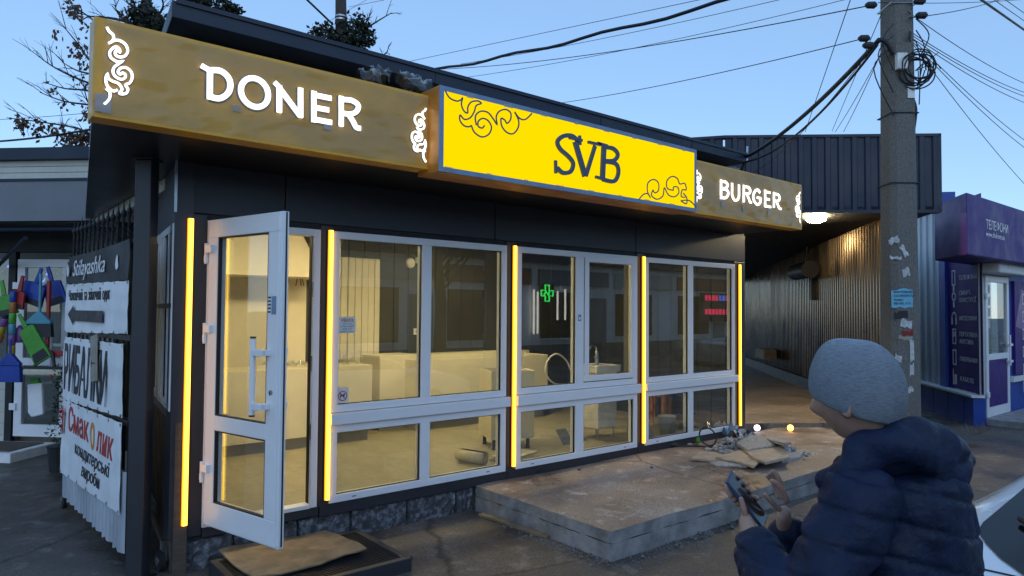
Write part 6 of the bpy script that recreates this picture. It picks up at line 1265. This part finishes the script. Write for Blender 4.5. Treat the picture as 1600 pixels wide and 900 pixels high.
for u in np.linspace(0, 1, 13): B.append((cw(*lerp(off(pel, 0, 0, -.05), ch, u)), (.155, .20, .1)))
for u in np.linspace(0, 1, 7): B.append((cw(*off(ch, -.03*u, 0, .04+.12*u)), (.15-.045*u, .20-.045*u, .1)))
for sh_, el, wr in ((shL, elL, wrL), (shR, elR, wrR)):
    for u in np.linspace(0, 1, 13): B.append((cw(*lerp(sh_, el, u)), .094-.016*u))
    for u in np.linspace(0, .93, 12): B.append((cw(*lerp(el, wr, u)), .08-.022*u))
def quilt(p):
    q = p.z+.22*(p-Vector(cw(*ch))).dot(hx)+.08*p.dot(hy); f_ = (q/.085) % 1.; d_ = min(f_, 1-f_)*.085
    wr_ = .0035*math.sin(34*p.x+21*p.z+3*math.sin(9*p.y))+.003*math.sin(47*p.y-29*p.z+2*math.sin(13*p.x))
    return -.0085*math.exp(-(d_/.007)**2)+wr_+.0022*math.sin(88*p.x+41*p.z+4*math.sin(30*p.y))*math.sin(73*p.y+20*p.z)
volume('jacket', B, .0085, 'jacket', quilt, 26)
def pb(x, y, d, r): return (tuple(dep(x, y, d)), r)
HB = [pb(1302, 752, 1.70, .034), pb(1322, 735, 1.69, .042), pb(1345, 716, 1.685, .05), pb(1372, 702, 1.68, .056), pb(1402, 694, 1.685, .06), pb(1432, 694, 1.69, .064), pb(1460, 705, 1.71, .066), pb(1480, 722, 1.74, .062), pb(1472, 712, 1.80, .066), pb(1455, 700, 1.86, .066), pb(1425, 690, 1.91, .06), pb(1385, 695, 1.93, .055), pb(1350, 712, 1.92, .05), pb(1322, 738, 1.86, .042), pb(1305, 755, 1.78, .036),
 pb(1440, 730, 1.70, .055), pb(1475, 742, 1.73, .05), pb(1400, 728, 1.70, .045), pb(1420, 700, 1.80, .08), pb(1450, 720, 1.79, .085)]
def fold(p): return .006*math.sin(30*p.x+44*p.z)+.005*math.sin(52*p.y-31*p.z+2)-.012*math.exp(-((p.z-1.40-.25*(p-Vector(cw(*nk))).dot(hx))/.012)**2)
volume('hood', HB, .01, 'jacket', fold, 6)
# trousers and shoes
V_, N_, F_ = skinmesh([cw(*v) for v in [off(pel, 0, 0, -.02), hipL, knL, off(anL, 0, 0, .03), hipR, knR, off(anR, 0, 0, .03)]], [.15, .1, .078, .068, .1, .078, .068], [(0, 1), (1, 2), (2, 3), (0, 4), (4, 5), (5, 6)], 0, 2); m = MB(); m.add(V_, F_); m.build('trousers', 'trousers', MAN, smooth=True, fix=False)
for an in (anL, anR):
    V_, N_, F_ = skinmesh([cw(*v) for v in [(*off(an, -.03)[:2], GZ+.05), (*off(an, .08)[:2], GZ+.045), (*off(an, .17)[:2], GZ+.038)]], [.05, .046, .04], [(0, 1), (1, 2)], 0, 2); m = MB(); m.add([Vector((v.x, v.y, max(v.z, GZ+.008))) for v in V_], F_); m.build('shoe', 'rubber', MAN, smooth=True, fix=False)
# knit hat
bm = bmesh.new(); bmesh.ops.create_uvsphere(bm, u_segments=72, v_segments=56, radius=1); HV = []; keep = []
hc = HC+ud2*.018-fd2*.006
for v in bm.verts:
    x, y, z = v.co.x, v.co.y, v.co.z; cut = -.47+.58*x; zc_ = max(z, cut); rib = 1+.004*math.sin(40*math.atan2(y, x)); k3 = 1. if z > cut else .97
    HV.append(hc+fd2*(.114*x*rib*k3*(1+.05*max(0, -x)))+ld_*(.098*y*rib*k3)+ud2*(.132*zc_+.006*math.sin(5*x)*max(0, z)))
m = MB(); m.add(HV, [tuple(q.index for q in fc.verts) for fc in bm.faces]); bm.free(); m.build('knit_hat', 'knit', MAN, smooth=True, fix=False)
m = MB(); V = []; n_ = 60
for i in range(n_):                                     # short hair under the hat
    a = 2*math.pi*i/n_; x, y = math.cos(a), math.sin(a)
    for zz_ in (-.10, -.42): V.append(HC+fd2*(.099*x*math.sqrt(max(.05, 1-zz_*zz_)))+ld_*(.078*y*math.sqrt(max(.05, 1-zz_*zz_)))+ud2*(.122*zz_))
idx = [i for i in range(n_) if math.cos(2*math.pi*i/n_) < .0]
m.add(V, [(2*i, 2*((i+1) % n_), 2*((i+1) % n_)+1, 2*i+1) for i in idx]); m.build('hair', 'hair', MAN, smooth=True, fix=False)
# the phone
ph = thing('phone', PCn, 'dark blue smartphone held in the man\'s hands', 'phone'); m = MB()
def pbox(l0, l1, w0, w1, n0, n1): 
    P = [ppt(l, w_, n) for n in (n0, n1) for l, w_ in ((l0, w0), (l1, w0), (l1, w1), (l0, w1))]; return MB().add(P, [(3, 2, 1, 0), (4, 5, 6, 7), (0, 1, 5, 4), (1, 2, 6, 5), (2, 3, 7, 6), (3, 0, 4, 7)])
pbox(-.078, .078, -.037, .037, -.0045, .0035).build('case', 'phone_case', ph, bevel=.004, seg=3); pbox(-.073, .073, -.034, .034, .0036, .0045).build('screen', 'phone_black', ph); pbox(.045, .07, .008, .03, -.0065, -.0046).build('camera_bump', 'phone_black', ph)
